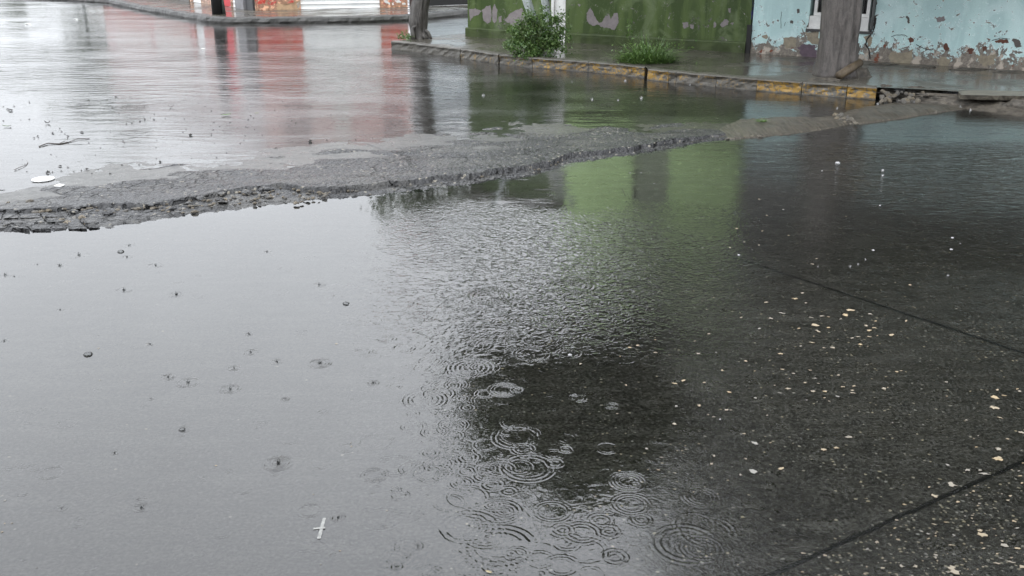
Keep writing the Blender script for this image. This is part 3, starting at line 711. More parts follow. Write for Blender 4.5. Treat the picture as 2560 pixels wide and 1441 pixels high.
# cracks in the render: thin raised dark seams
def seam(parent, onw, pts, r, mat, name='crack'):
    pp = [onw(*p) for p in pts]; mb = MB(); dense = []
    for a, b in zip(pp, pp[1:]):
        for i in range(6):
            q = a.lerp(b, i / 6); dense.append((q.x + .006 * fbm(q.x, q.z, 30, 1.0), -.001, q.z + .006 * fbm(q.x, q.z, 30, 5.0)))
    mb.tube(dense, r, 5); return mb.build(name, mat, parent)
seam(blue, bwall, [(2190, 46), (2186, 70), (2180, 84), (2168, 98), (2164, 112), (2172, 124), (2176, 152)], .010, M_dark)
seam(blue, bwall, [(2228, 92), (2240, 88), (2262, 88), (2270, 94)], .004, M_dark); seam(blue, bwall, [(2290, 112), (2310, 122), (2330, 126), (2334, 120)], .005, M_dark)
seam(blue, bwall, [(2480, 102), (2500, 96), (2530, 98)], .005, M_dark); seam(blue, bwall, [(1954, 30), (1952, 50), (1953, 76)], .003, M_dark); seam(blue, bwall, [(1964, 56), (1960, 68)], .003, M_dark)
# dark blue scribble at the wall's left end
M_ink = flat_paint("blue_ink", (0.012, 0.014, 0.11), .5, .3, 30)
def scribble(pts, r, name='graffiti'):
    pp = [bwall(*p) for p in pts]; mb = MB(); mb.tube([(p.x, -.001, p.z) for p in pp], r, 5); return mb.build(name, M_ink, blue)
scribble([(1880, 0), (1883, 4), (1880, 8), (1884, 10), (1881, 13), (1886, 9)], .004)
scribble([(1879, 20), (1882, 18), (1884, 24), (1880, 28), (1882, 34), (1878, 38), (1881, 30), (1879, 26), (1883, 30), (1880, 44), (1878, 49), (1880, 36), (1877, 30)], .007)
scribble([(1880, 56), (1879, 68), (1881, 80)], .002)
# dark recess where the two houses meet
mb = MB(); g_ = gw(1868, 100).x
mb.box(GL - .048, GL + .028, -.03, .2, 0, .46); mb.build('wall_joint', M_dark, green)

# ---- red corner shop and the white garage across the road ------------------------------
rC = G(640, 26, ZS); rL = G(400, -5, ZS); rR = G(1030, 18, ZS)
def red_mat():
    return wet_paint("red_paint", (0.50, 0.050, 0.032), (0.42, 0.035, 0.03), (0.60, 0.15, 0.10), (0.68, 0.53, 0.52), (0.46, 0.26, 0.17), .15, rub=1.0, top=1.05, hi_base=.8)
M_red = red_mat(); M_redp = flat_paint("bright_red_door", (0.55, 0.02, 0.03), .4, .15)
M_pinkgrey = flat_paint("pink_upper_wall", (0.55, 0.20, 0.17), .55, .25)
shop, SL, sw = house("corner_shop", rC, rR, 8, label='red peeling corner shop with a wide white roller shutter across the road', cat='shop')
def shutter_mat():
    m, t, b = material("white_shutter_steel"); P = t.obj(); n = t.noise(P, 3, 3)
    setb(t, b, t.mix(t.mr(n, .3, .7), (.80, .80, .79), (.66, .67, .68)), .4); return m
M_shut = shutter_mat()
def roller(parent, x0, x1, z0, z1, y=.05, mat=None, name='roller_shutter', pitch=.13):
    V = []; Fc = []; n = int((z1 - z0) / pitch * 8)
    for i in range(n + 1):
        z = z0 + (z1 - z0) * i / n; yy = y + .022 * abs(math.sin(math.pi * (z - z0) / pitch)) ** .5
        V += [(x0, yy, z), (x1, yy, z)]
    for i in range(n): Fc.append((2 * i, 2 * i + 1, 2 * i + 3, 2 * i + 2))
    return mesh(name, V, Fc, mat or M_shut, parent)
s0, s1 = sw(752, 20).x, sw(951, 20).x; e1 = sw(1019, 15).x
SH = 4.3
stucco_wall('wall', e1, SH, 0, 8, M_red, shop, [(s0, s1, -1, 2.25)])
mb = MB(); mb.box(e1 - .22, e1, .222, 8, 0, SH); mb.box(0.3, e1 - .222, 7.8, 8, 0, SH); mb.build('side_walls', M_red, shop)
mb = MB(); mb.box(-.05, e1 + .05, -.1, 8.1, SH + .002, SH + .2); mb.build('roof', flat_paint("shop_roof", (.3, .28, .26), .6), shop)
roller(shop, s0 + .002, s1 - .002, 0.01, 2.248)
k0 = sw(637, 20).x
for pts, mt in [([(690, 30), (694, 8), (722, 14), (736, 4), (751, 0), (751, 24), (740, 26), (700, 26)], flat_paint("cream_render", (.50, .33, .20), .6, .35, 8, .002)),
                ([(742, 10), (750, 2), (751, 18), (744, 22)], M_white), ([(958, 0), (966, 2), (976, 8), (974, 14), (966, 8)], M_white), ([(985, 2), (998, 0), (1004, 6), (996, 8)], M_white), ([(1006, 8), (1012, 6), (1012, 12), (1007, 13)], M_white), ([(980, 9), (984, 8), (985, 12), (981, 12)], M_white)]:
    patch(shop, sw, pts, mt, .03)
# small upper windows and the fascia board (seen mirrored in the street)
for a_, b_ in [(.12, .30), (.46, .56), (.80, .95)]:
    mb = MB(); mb.box(e1 * a_, e1 * b_, -.02, .001, 2.55, 3.3); wv = mb.build('fascia_board', M_white if a_ > .3 and a_ < .7 else M_grey, shop)
# left face of the corner shop, along the side street
lshop, LL, lw = house("side_street_shop", rL, rC, 8, label='row of shop fronts with a bright red door left of the grey corner pillar', cat='shop')
lx = lambda px: lw(px, 15).x
c0 = lx(598)
M_redl = wet_paint('pale_red_wall', (0.50, 0.16, 0.13), (0.45, 0.10, 0.09), (0.60, 0.30, 0.26), (0.62, 0.55, 0.55), (0.46, 0.30, 0.22), .15, rub=1.0, top=.9, hi_base=.8)
stucco_wall('wall', LL - .02, SH - .3, 0, 6, M_redl, lshop, [(lx(480), lx(503), -1, 2.3), (lx(553), lx(577), -1, 2.3), (lx(577.5), lx(597), -1, 2.3)], x0=-8)
mb = MB(); mb.box(-8, LL - .3, -.1, 6, SH - .298, SH - .1); mb.build('roof', flat_paint("shop_roof_left", (.3, .28, .26), .6), lshop)
roller(lshop, lx(480) + .002, lx(503) - .002, .01, 2.298)
mb = MB(); mb.box(lx(553) + .003, lx(577) - .003, .04, .09, .01, 2.298); mb.build('red_door', M_redp, lshop, label='bright red metal door')
roller(lshop, lx(577.5) + .003, lx(597) - .003, .01, 2.298, name='white_shutter')
mb = MB(); mb.box(lx(598), lx(619), -.12, .1, 0, 1.5); mb.build('grey_pillar', M_grey, lshop)
mb = MB(); mb.box(lx(620), lx(637), -.06, .1, 0, 1.45); mb.build('dark_pillar', flat_paint("dark_grey_paint", (.05, .052, .055), .5), lshop)
mb = MB(); mb.box(-8, lx(476), -.03, -.001, 0, .35); mb.build('base_band', flat_paint("grey_base", (.16, .15, .14), .5), lshop)
mb = MB(); mb.box(-6.5, -1.5, -.04, -.002, 1.2, 2.4); mb.box(-1.0, lx(470), -.04, -.002, .8, 2.4); mb.build('signboard', M_white, lshop)
# white garage right of the shop
rG0 = G(1032, 17, ZS); rG1 = G(1300, 8, ZS)
garage, XL, xw = house("garage", rG0, rG1, 8, label='white shuttered garage with a black base, right of the red corner shop', cat='garage')
stucco_wall('wall', XL + 6, 3.9, 0, 8, M_grey, garage, [(.35, XL - .2, -1, 2.5)])
roller(garage, .352, XL - .202, .25, 2.498, mat=flat_paint("pale_shutter", (.62, .68, .72), .4, .15))
mb = MB(); mb.box(.353, XL - .203, .02, .10, .01, .248); mb.build('black_base_rail', M_dark, garage)
mb = MB(); mb.box(-.0, XL + 6, -.1, 8, 3.902, 4.05); mb.build('roof', flat_paint("garage_roof", (.3, .3, .3), .6), garage)

# far pavement with its worn kerb
M_fpave = M_pave; fk = [(-500, -33), (0, -18), (150, -9), (270, -2), (330, 10), (370, 17), (450, 30), (515, 41), (560, 44), (640, 44), (760, 43), (900, 41), (1030, 37), (1170, 25), (1400, 12), (1700, 0)]
def far_pt(px, z=ZS): 
    py = lerp_curve(fk, px); return G(px, py, z)
V = []; Fc = []; n = 260; prof = [(0, -.03), (-.02, .05), (.0, ZS - .03), (.03, ZS), (.2, ZS + .004)]
pts = [far_pt(-500 + 2200 * i / n) for i in range(n + 1)]
for i, p in enumerate(pts):
    d = (pts[min(i + 1, n)] - pts[max(i - 1, 0)]).normalized(); nn = Vector((-d.y, d.x, 0))
    for o_, z in prof:
        V.append((p.x + nn.x * (o_ + .05 * fbm(p.x, z, 3, 1.0)), p.y + nn.y * (o_ + .04 * fbm(p.x, z, 5, 7.0)), z + .022 * fbm(p.x, p.y, 2.5, 2.0)))
k = len(prof)
for i in range(n):
    for j in range(k - 1): a = i * k + j; Fc.append((a, a + k, a + k + 1, a + 1))
mesh('kerb', V, Fc, kerb_material("far_kerb", 0, (0.075, 0.073, 0.068)), kind='structure')
V = []; Fc = []
for i, p in enumerate(pts): V += [(p.x, p.y, ZS + .0), (p.x + (6 if p.x > -3 else 0), p.y + 14, ZS + .0)]
# keep the far pavement sheet behind the kerb line
V = [(p.x, p.y + .10, ZS - .002) if i % 2 == 0 else v for i, (v, p) in enumerate(zip([Vector(v) for v in V], [q for q in pts for _ in (0, 1)]))]
for i in range(n): Fc.append((2 * i, 2 * i + 2, 2 * i + 3, 2 * i + 1))
mesh('pavement', V, Fc, M_pave, kind='structure')

# black utility post at the far kerb
M_black = flat_paint("tarred_wood", (0.012, 0.012, 0.013), .5, .3, 10)
pb = G(545, 36, ZS); post = empty('utility_post', pb, label='black tarred utility post standing at the far kerb', cat='post')
mb = MB(); mb.tube([(0, 0, 0), (-.012, 0, 1.0), (-.03, 0, 1.9)], [.15, .14, .12], 14); mb.build('pole', M_black, post, smooth=True)
mb = MB(); mb.tube([(.17, -.03, 0), (.165, -.03, .35), (.14, -.04, .9), (.13, -.04, 1.85)], [.05, .03, .025, .025], 8); mb.build('cable_duct', flat_paint("dark_steel", (.05, .06, .055), .35), post, smooth=True)

# ================================================================== TREES
def bark_material(name, c1, c2, sc=1.0, spots=False):
    m, t, b = material(name); P = t.obj()
    g = t.noise(t.map(P, (9 * sc, 9 * sc, 1.6 * sc)), 1.0, 5, .7, .8); f = t.noise(P, 70, 4, .65); big = t.noise(P, 2.5, 3)
    g = t.m('ADD', t.m('MULTIPLY', g, .6), t.m('MULTIPLY', t.noise(t.map(P, (26 * sc, 26 * sc, 5 * sc)), 1.0, 4, .7, .6), .4)); col = t.mix(t.mr(g, .40, .56), c2, c1); col = t.mix(t.mr(f, .5, .7, 0, .5), col, tuple(c * .4 for c in c2)); col = t.mix(t.mr(big, .5, .7, 0, .35), col, tuple(min(1, c * 1.6) for c in c1))
    if spots:
        v = t.voro(t.map(P, (1, 1, 1.8)), 16); col = t.mix(t.mr(v.outputs['Distance'], .22, .32, 1, 0), col, (.03, .03, .028))
    setb(t, b, col, .5, t.bump(t.m('ADD', t.m('MULTIPLY', g, .03), t.m('MULTIPLY', f, .006)), 1, 1)); return m
M_bark = bark_material("grey_bark", (0.108, 0.096, 0.088), (0.030, 0.026, 0.023))
M_bark1 = bark_material("dark_bark", (0.085, 0.078, 0.07), (0.025, 0.022, 0.02), 1.4)
M_barkw = bark_material("whitewashed_bark", (0.42, 0.46, 0.45), (0.26, 0.29, 0.28), 1.2, True)
def leaf_material(name, c1, c2):
    m, t, b = material(name)
    oi = t.new('ShaderNodeNewGeometry').outputs['Random Per Island']
    col = t.mix(oi, c1, c2); setb(t, b, col, .35)
    b.inputs['Subsurface Weight'].default_value = 0.0
    tl = t.new('ShaderNodeBsdfTranslucent'); t.put(tl.inputs[0], t.mix(.5, col, (0.12, 0.2, 0.03)))
    mx = t.new('ShaderNodeMixShader'); mx.inputs[0].default_value = .25
    t.l.new(b.outputs[0], mx.inputs[1]); t.l.new(tl.outputs[0], mx.inputs[2])
    out = [n for n in t.n if n.type == 'OUTPUT_MATERIAL'][0]; t.l.new(mx.outputs[0], out.inputs[0]); return m
M_leaf = leaf_material("tree_leaf", (0.020, 0.038, 0.014), (0.050, 0.080, 0.026))
M_leaf2 = leaf_material("bush_leaf", (0.045, 0.105, 0.028), (0.15, 0.23, 0.07))
M_leafp = leaf_material("far_leaf", (0.03, 0.055, 0.02), (0.08, 0.12, 0.04))
def leaf_quads(C, size, rg, up=0.0, aspect=.45):
    """pointed leaf faces (quads) at centres C"""
    n = len(C); a = rg.normal(size=(n, 3)); a[:, 2] += up; a /= np.linalg.norm(a, axis=1)[:, None]
    b = rg.normal(size=(n, 3)); b -= (b * a).sum(1)[:, None] * a; b /= np.linalg.norm(b, axis=1)[:, None]
    s = (size * rg.uniform(.6, 1.3, n))[:, None]
    V = np.stack([C - a * s * .5, C + b * s * aspect * .5, C + a * s * .5, C - b * s * aspect * .5], 1).reshape(-1, 3)
    return V, np.arange(4 * n).reshape(n, 4)
def crown(name, parent, blobs, n, size, mat, seed, hollow=.35, clump=.34):
    rg = np.random.default_rng(seed); vol = np.array([b[3] * b[4] * b[5] for b in blobs]) ** .8; cnt = (n * vol / vol.sum()).astype(int); Cs = []
    for (x, y, z, rx, ry, rz), k in zip(blobs, cnt):
        m_ = max(6, int(k / 90)); d = rg.normal(size=(m_, 3)); d /= np.linalg.norm(d, axis=1)[:, None]
        rr = rg.uniform(hollow, 1.0, m_) ** .6; cc = d * rr[:, None] * np.array([rx, ry, rz]) + np.array([x, y, z])
        pick = rg.integers(0, m_, k); Cs.append(cc[pick] + rg.normal(size=(k, 3)) * clump * rg.uniform(.5, 1.2, (k, 1)) * np.array([1, 1, .75]))
    C = np.concatenate(Cs); V, Q = leaf_quads(C, size, rg)
    return mesh_np(name, V, Q, mat, parent)
def trunk_mesh(parent, path, rad, mat, seed=0, lobes=0.0, limbs=(), seg=72, name='trunk', flare=.5):
    mb = MB()
    # resample
    P = [Vector(p) for p in path]; pts = []; rr = []
    for i in range(len(P) - 1):
        for k in range(8):
            s = k / 8; pts.append(P[i].lerp(P[i + 1], s)); rr.append(rad[i] + (rad[i + 1] - rad[i]) * s)
    pts.append(P[-1]); rr.append(rad[-1])
    def rf(i, an, p):
        z = p.z; fl = flare * math.exp(-z / .10) * (.6 + .55 * math.cos(an * 5 + seed) * .6 + .3 * math.cos(an * 3 + 1))
        lob = -lobes * math.exp(-(((an - 3.72 + math.pi) % (2 * math.pi) - math.pi) / .17) ** 2) * 1.5 + lobes * .35 * math.cos(2 * an)
        return 1 + fl + lob + .07 * mn.fractal(Vector((math.cos(an) * 1.6, math.sin(an) * 1.6, z * 2.2 + seed)), 1, 2, 3) + .03 * mn.noise(Vector((math.cos(an) * 6, math.sin(an) * 6, z * 3)))
    mb.tube(pts, rr, seg, rf=rf)
    for lp, lr in limbs: mb.tube(lp, lr, 10)
    return mb.build(name, mat, parent, smooth=True)

# --- big tree in front of the blue house
tb = G(2088, 190, ZS); T3 = empty('street_tree', tb, label='thick grey-barked street tree in front of the blue house window', cat='tree')
rw = 47 / F * tb.length
trunk_mesh(T3, [(0.0, 0, -.02), (-.01, 0, .5), (-.02, 0, 1.1), (0.05, .05, 2.2), (.1, .1, 3.1)], [rw * 1.04, rw * .95, rw * .98, rw * .9, rw * .6], M_bark, 1.0, .17,
           [([(.1, .1, 2.6), (-1.2, .2, 3.6), (-2.8, .1, 4.3)], [.18, .12, .05]), ([(.1, .1, 2.8), (1.4, -.2, 3.8), (3.0, -.3, 4.4)], [.18, .12, .05]), ([(.1, .1, 2.9), (.2, .8, 4.2), (0, 1.2, 5.6)], [.17, .12, .05]), ([(.1, .1, 2.7), (.6, -1.0, 3.8), (.8, -1.6, 4.8)], [.14, .1, .04])], flare=.12)
x3, y3 = tb.x, tb.y
crown('crown', T3, [(-4.2, .3, 4.7, 1.0, 1.3, 1.15), (-3.4, .2, 4.75, 1.3, 1.4, 1.6), (-1.4, .2, 4.8, 1.9, 1.9, 1.8), (-2.3, .4, 5.3, 1.3, 1.2, 1.0), (1.2, 0, 4.7, 2.4, 2.2, 2.0), (3.6, -.2, 4.3, 2.4, 2.2, 2.2), (5.6, -.3, 4.2, 2.0, 2.2, 2.2), (2.2, -.4, 2.9, 2.3, 1.0, .8), (4.9, -.6, 2.6, 1.8, 1.1, 1.0), (4.6, .2, 6.6, 2.3, 2.2, 1.5), (3.0, .3, 7.6, 2.6, 2.0, 1.5), (6.2, .2, 7.4, 2.4, 2.0, 1.8), (4.5, .5, 9.0, 3.4, 2.0, 1.6), (8.2, 0, 8.0, 2.2, 2.0, 2.6), (7.6, 0, 5.0, 2.0, 2.0, 2.4), (-2.6, .2, 5.5, 1.2, 1.0, .55), (-.1, .2, 7.3, 1.3, 1.4, 1.7), (1.2, .3, 8.8, 1.8, 1.6, 1.5), (1.2, .2, 6.0, 1.6, 1.6, .7)],
      165000, .18, M_leaf, 5)
# cut log and root clod at its foot
lg = empty('log', (0, 0, 0), label='short cut log leaning on the foot of the thick grey tree', cat='log')
a_, b_ = G(2096, 198, ZS + .02), at_depth(2150, 157, tb.y - .22)
lg.location = a_; mb = MB(); mb.tube([Vector((0, 0, .04)), (b_ - a_) * .5 + Vector((0, 0, .02)), b_ - a_], [.055, .057, .05], 14)
mb.build('stem', bark_material("log_bark", (.12, .09, .055), (.06, .042, .025), 2), lg, smooth=True)
def clod(name, c, rx, ry, rz, mat, seed, **kw):
    V = []; Fc = []; n, k = 28, 14
    for j in range(k + 1):
        th = math.pi * j / k
        for i in range(n):
            a = 2 * math.pi * i / n; d = Vector((math.sin(th) * math.cos(a), math.sin(th) * math.sin(a), math.cos(th)))
            q = 1 + .35 * mn.fractal(d * 1.8 + Vector((seed, 0, 0)), 1, 2, 4); V.append((d.x * rx * q, d.y * ry * q, max(-.01, d.z * rz * q)))
    for j in range(k):
        for i in range(n): a = j * n + i; b2 = j * n + (i + 1) % n; Fc.append((a, a + n, b2 + n, b2))
    o = mesh(name, V, Fc, mat, smooth=True, **kw); o.location = c; return o
clod('root_clod', G(2148, 192, ZS) + Vector((.0, .0, 0)), .15, .10, .13, M_earth, 2.0, label='dark clod of roots and earth behind the leaning log', cat='root clod')
clod('root_clod', G(2066, 203, ZS) + Vector((-.0, .06, 0)), .22, .10, .035, M_earth, 5.0, label='low heap of mud and dead leaves at the left foot of the thick tree', cat='mud heap')

# --- whitewashed twin tree at the bush
wb = G(1345, 122, ZS); T2 = empty('street_tree', wb, label='young tree with two whitewashed trunks rising from the green bush', cat='tree')
q1 = at_depth(1315, -4, wb.y) - wb; q2 = at_depth(1362, -4, wb.y + .1) - wb
sc_ = wb.length / F
mb = MB(); mb.tube([(0.02, 0, 0), q1 * .5 + Vector((.05, 0, 0)), q1, q1 * 2.1 + Vector((-.1, .1, .2)), q1 * 3 + Vector((-.3, .2, .4))], [12 * sc_, 11 * sc_, 10.5 * sc_, 8 * sc_, 4 * sc_], 16)
mb.build('trunk', M_barkw, T2, smooth=True)
mb = MB(); mb.tube([(0.14, .05, 0), q2 * .5 + Vector((.12, .03, 0)), q2, q2 * 2.2 + Vector((.15, 0, .2)), q2 * 3 + Vector((.5, .2, .4))], [12 * sc_, 11 * sc_, 10 * sc_, 8 * sc_, 4 * sc_], 16)
mb.build('trunk', M_barkw, T2, smooth=True)
crown('crown', T2, [(1.9, -.2, 4.6, 1.2, 1.0, .35), (1.3, -.3, 5.0, .7, .8, .5), (2.8, -.2, 4.9, 1.0, 1.0, .6)], 4500, .14, M_leaf, 8)

# --- dark trunk on the pavement tip
t1 = G(1052, 96, ZS); T1 = empty('street_tree', t1, label='dark leaning street tree with bulging roots on the pavement tip', cat='tree')
s1_ = t1.length / F
q = at_depth(1052, -5, t1.y) - t1
mb = MB()
trunk_mesh(T1, [(0, 0, -.02), (-.03, 0, .14), (-.035, 0, .3), (-.01, 0, .55), tuple(q + Vector((.02, 0, 0))), (.1, .1, 1.9), (.05, .1, 2.7)], [20 * s1_, 20 * s1_, 23 * s1_, 21.5 * s1_, 21 * s1_, 19 * s1_, 12 * s1_], M_bark1, 4.0, .05,
           [([(.0, -.13, .30), (-.13, -.17, .2), (-.12, -.19, .08), (-.10, -.2, -.01)], [.02, .035, .032, .03]), ([(.10, -.12, .16), (.16, -.14, .12), (.20, -.15, .04), (.22, -.16, -.01)], [.03, .03, .028, .02]), ([(.05, -.14, .1), (.08, -.19, .05), (.12, -.22, 0)], [.03, .03, .02]), ([(-.1, -.05, .1), (-.2, -.05, .02)], [.04, .02])], flare=.28)
crown('crown', T1, [(.0, .1, 2.75, .75, .7, .45), (.5, .2, 3.0, .6, .6, .4), (-.45, .1, 3.0, .5, .5, .35)], 2300, .12, M_leafp, 9, clump=.2)

# ---- bush, tufts and weeds --------------------------------------------------
def bush(name, centre, blobs, n, size, mat, label, stems, seed):
    o = empty(name, centre, label=label, cat='bush'); crown('foliage', o, blobs, n, size, mat, seed, .15, .06)
    rg = random.Random(seed); mb = MB()
    for i in range(stems):
        an = rg.uniform(0, 6.28); r = rg.uniform(.2, 1) * blobs[0][3]; h = rg.uniform(.5, 1.0) * (blobs[0][2] + blobs[0][5])
        mb.tube([(r * .2 * math.cos(an), r * .2 * math.sin(an), 0), (r * .6 * math.cos(an), r * .6 * math.sin(an), h * .6), (r * math.cos(an), r * math.sin(an), h)], [.008, .006, .003], 5)
    mb.build('stems', bark_material(name + "_stem", (.10, .13, .05), (.05, .07, .03)), o); return o
bc_ = G(1338, 140, ZS); u = bc_.length / F
bush('bush', bc_, [(0, .1, 48 * u, 58 * u, 50 * u, 40 * u), (-36 * u, 0, 26 * u, 34 * u, 32 * u, 26 * u), (46 * u, 0, 34 * u, 32 * u, 34 * u, 34 * u), (0 * u, .05, 82 * u, 34 * u, 30 * u, 26 * u), (0, -.12, 12 * u, 62 * u, 20 * u, 16 * u), (54 * u, .05, 70 * u, 18 * u, 22 * u, 24 * u), (-56 * u, .05, 62 * u, 12 * u, 16 * u, 16 * u), (-66 * u, 0, 30 * u, 8 * u, 8 * u, 20 * u), (74 * u, 0, 44 * u, 8 * u, 8 * u, 22 * u), (20 * u, 0, 104 * u, 8 * u, 8 * u, 14 * u), (-18 * u, 0, 100 * u, 7 * u, 8 * u, 16 * u), (60 * u, 0, 98 * u, 9 * u, 8 * u, 12 * u)],
     8500, .048, M_leaf2, 'bushy green weed shrub at the kerb around the white trunks', 40, 3)
def tuft(name, centre, n, rad, hgt, mat, label, seed, cat='grass tuft', lean=.8, wdt=.006, leaves=0):
    rg = random.Random(seed); V = []; Fc = []
    for i in range(n):
        an = rg.uniform(0, 6.283); r0 = rad * .6 * math.sqrt(rg.random()); b0 = Vector((r0 * math.cos(an) * 1.3, r0 * math.sin(an) * .7, 0))
        an2 = an + rg.gauss(0, .7); h = hgt * rg.uniform(.3, 1.2) * (1.15 - .75 * r0 / (rad * .6)); out = rad * lean * rg.uniform(.2, 1.1); side = Vector((-math.sin(an2), math.cos(an2), 0)); k = len(V)
        for s in range(6):
            v = s / 5; p = b0 + Vector((math.cos(an2), math.sin(an2), 0)) * out * v ** 1.6 + Vector((0, 0, h * (v - .45 * v ** 3 * rg.uniform(.3, 1.3))))
            w_ = wdt * (1 - v) ** .6 + .0008; V += [p - side * w_, p + side * w_]
        for s in range(5): Fc.append((k + 2 * s, k + 2 * s + 1, k + 2 * s + 3, k + 2 * s + 2))
    if leaves:
        C = np.array([[rg.gauss(0, rad * .5), rg.gauss(0, rad * .35), abs(rg.gauss(hgt * .3, hgt * .22))] for _ in range(leaves)]); LV, LQ = leaf_quads(C, .05, np.random.default_rng(seed), .3)
        k = len(V); V += [Vector(v) for v in LV]; Fc += [tuple(int(c) + k for c in q_) for q_ in LQ]
    o = mesh(name, V, Fc, mat, label=label, cat=cat); o.location = centre; return o
M_grass = leaf_material("grass_blade", (0.05, 0.11, 0.03), (0.17, 0.27, 0.08))
tc = G(1618, 157, ZS); u = tc.length / F
tuft('grass_tuft', tc, 560, 84 * u, 80 * u, M_grass, 'spreading tuft of long grass growing at the yellow kerb by the green wall', 4, leaves=260)
tuft('grass_tuft', G(1575, 152, ZS), 160, 30 * u, 26 * u, M_grass, 'small grass clump at the left end of the long grass tuft', 5)
tall = empty('tall_weed', G(1592, 150, ZS), label='single thin weed stalk with pale leaves rising from the grass tuft', cat='weed')
mb = MB(); tp = at_depth(1570, 56, tall.location.y) - tall.location; mb.tube([(0, 0, 0), tp * .5 + Vector((.02, 0, 0)), tp], [.005, .004, .002], 5); mb.build('stalk', M_grass, tall)
C = np.array([list(tp * s + Vector((rng.normal() * .03, rng.normal() * .02, rng.normal() * .02))) for s in np.linspace(.5, 1.02, 26)]); LV, LQ = leaf_quads(C, .085, rng, .8, .25); mesh_np('leaves', LV, LQ, M_grass, tall)
tuft('grass_tuft', G(1905, 305, .035), 60, .07, .06, M_grass, 'tiny green grass tuft growing on the brushed concrete hump', 6, wdt=.003)
pc = G(1012, 98, ZS); u = pc.length / F
o = tuft('weed', pc, 60, 22 * u, 24 * u, M_grass, 'small yellowish weed with pale leaves left of the dark leaning trunk', 7, 'weed', leaves=110)
for i, (px, py) in enumerate([(2300, 166), (2420, 172), (2530, 178), (2210, 160)]):
    clod('debris_heap', G(px, py + 3, ZS), .25, .06, .022, M_earth, 3.0 + i, label=['second mud strip right of the thick tree, at the foot of the blue wall', 'third mud strip right of the thick tree, at the foot of the blue wall', 'mud strip at the foot of the blue wall, nearest the right edge', 'mud strip at the foot of the blue wall, nearest the thick tree'][i], cat='debris')
# root or cable lying along the collapsed kerb
mb = MB(); mb.tube([G(2230, 246, .08), G(2330, 238, .10), G(2400, 241, .10), G(2470, 250, .09), G(2560, 262, .07)], [.012, .018, .018, .018, .015], 8)
mb.build('root', bark_material("root_bark", (.10, .085, .065), (.04, .033, .026), 3), smooth=True, label='thin dark root running along the collapsed kerb at the right', cat='root')

# far street: trees and hedge (mostly seen mirrored in the wet road)
def far_tree(px, Y, blobs, seed, label, n=5000):
    p = at_depth(px, 0, Y); o = empty('street_tree', (p.x, Y, 0), label=label, cat='tree', group='trees far down the street'); top = max(b[2] for b in blobs)
    mb = MB(); mb.tube([(0, 0, 0), (.05, 0, top * .5), (0, 0, top)], [.07, .06, .03], 8)
    for b in blobs: mb.tube([(0, 0, b[2] * .6), (b[0] * .5, b[1] * .5, b[2] * .9), (b[0], b[1], b[2])], [.04, .03, .02], 6)
    mb.build('trunk', M_barkw, o, smooth=True); crown('crown', o, blobs, n, .26, M_leafp, seed, clump=.22)
far_tree(205, 46, [(-1.2, 0, 4.3, 1.1, 1, .35), (.8, 0, 4.5, 1.2, 1, .3), (.6, 0, 2.7, 1.6, 1, .45), (-.6, .2, 5.0, .9, .8, .2)], 21, 'small open tree far down the street, left of the shops', 14000)
far_tree(275, 58, [(0, 0, 8.1, 1.1, .9, .45), (.6, 0, 7.2, .6, .6, .2)], 23, 'taller thin tree far down the street behind the small one', 2500)
hp = at_depth(150, 0, 64); hb = empty('hedge', (hp.x, 64, 0), label='long low green hedge at the far end of the street', cat='hedge')
crown('foliage', hb, [(-4 + i * 1.15, 0, 1.1 + .35 * math.sin(i * 1.7), 1.1, .8, 1.3 + .4 * math.sin(i * 2.3)) for i in range(8)], 9000, .28, M_leafp, 31, clump=.3)
for x in (-3.5, -2, -.5, 1, 2.5, 4): mb = MB(); mb.tube([(x, 0, 0), (x, 0, 1.4)], .05, 6); mb.build('stem', M_bark, hb)
db = at_depth(238, 0, 40.5); o = empty('dry_bush', (db.x, 40.5, .0), label='brown dry bush by the far kerb at the top left', cat='bush')
M_dry = leaf_material("dry_leaf", (0.20, 0.12, 0.04), (0.30, 0.20, 0.08))
crown('foliage', o, [(0, 0, .25, .9, .5, .35), (1.0, .2, .2, .5, .4, .3)], 1600, .14, M_dry, 33, clump=.12); mb = MB(); mb.tube([(0, 0, 0), (.1, 0, .4)], .03, 6); mb.build('stems', M_bark, o)

# ================================================================== ASSUMED PORCH (unseen, behind and over the viewer), added to shade the near ground
own = empty('porch', (0, -1.6, 0), label='assumed unseen shop porch behind the viewer, its flat canopy added to shade the near ground', cat='porch')
M_own = flat_paint("porch_wall_paint", (.22, .15, .10), .6)
mb = MB(); mb.box(-6, 7, -.2, 0, 0, 4.2); mb.build('wall', M_own, own)
mb = MB(); mb.box(-6, 7, .002, 3.1, 2.75, 2.87); mb.build('canopy', flat_paint("porch_slab", (.12, .11, .10), .6), own)
mb = MB(); mb.box(2.45, 2.65, .004, 3.0, 0, 2.748); mb.build('side_wall', M_own, own)

# red lettering board above the shutters
mb = MB(); mb.box(e1 * .6, e1 - .1, -.05, -.001, 2.30, 2.5)
mb.build('sign_band', M_redp, shop)

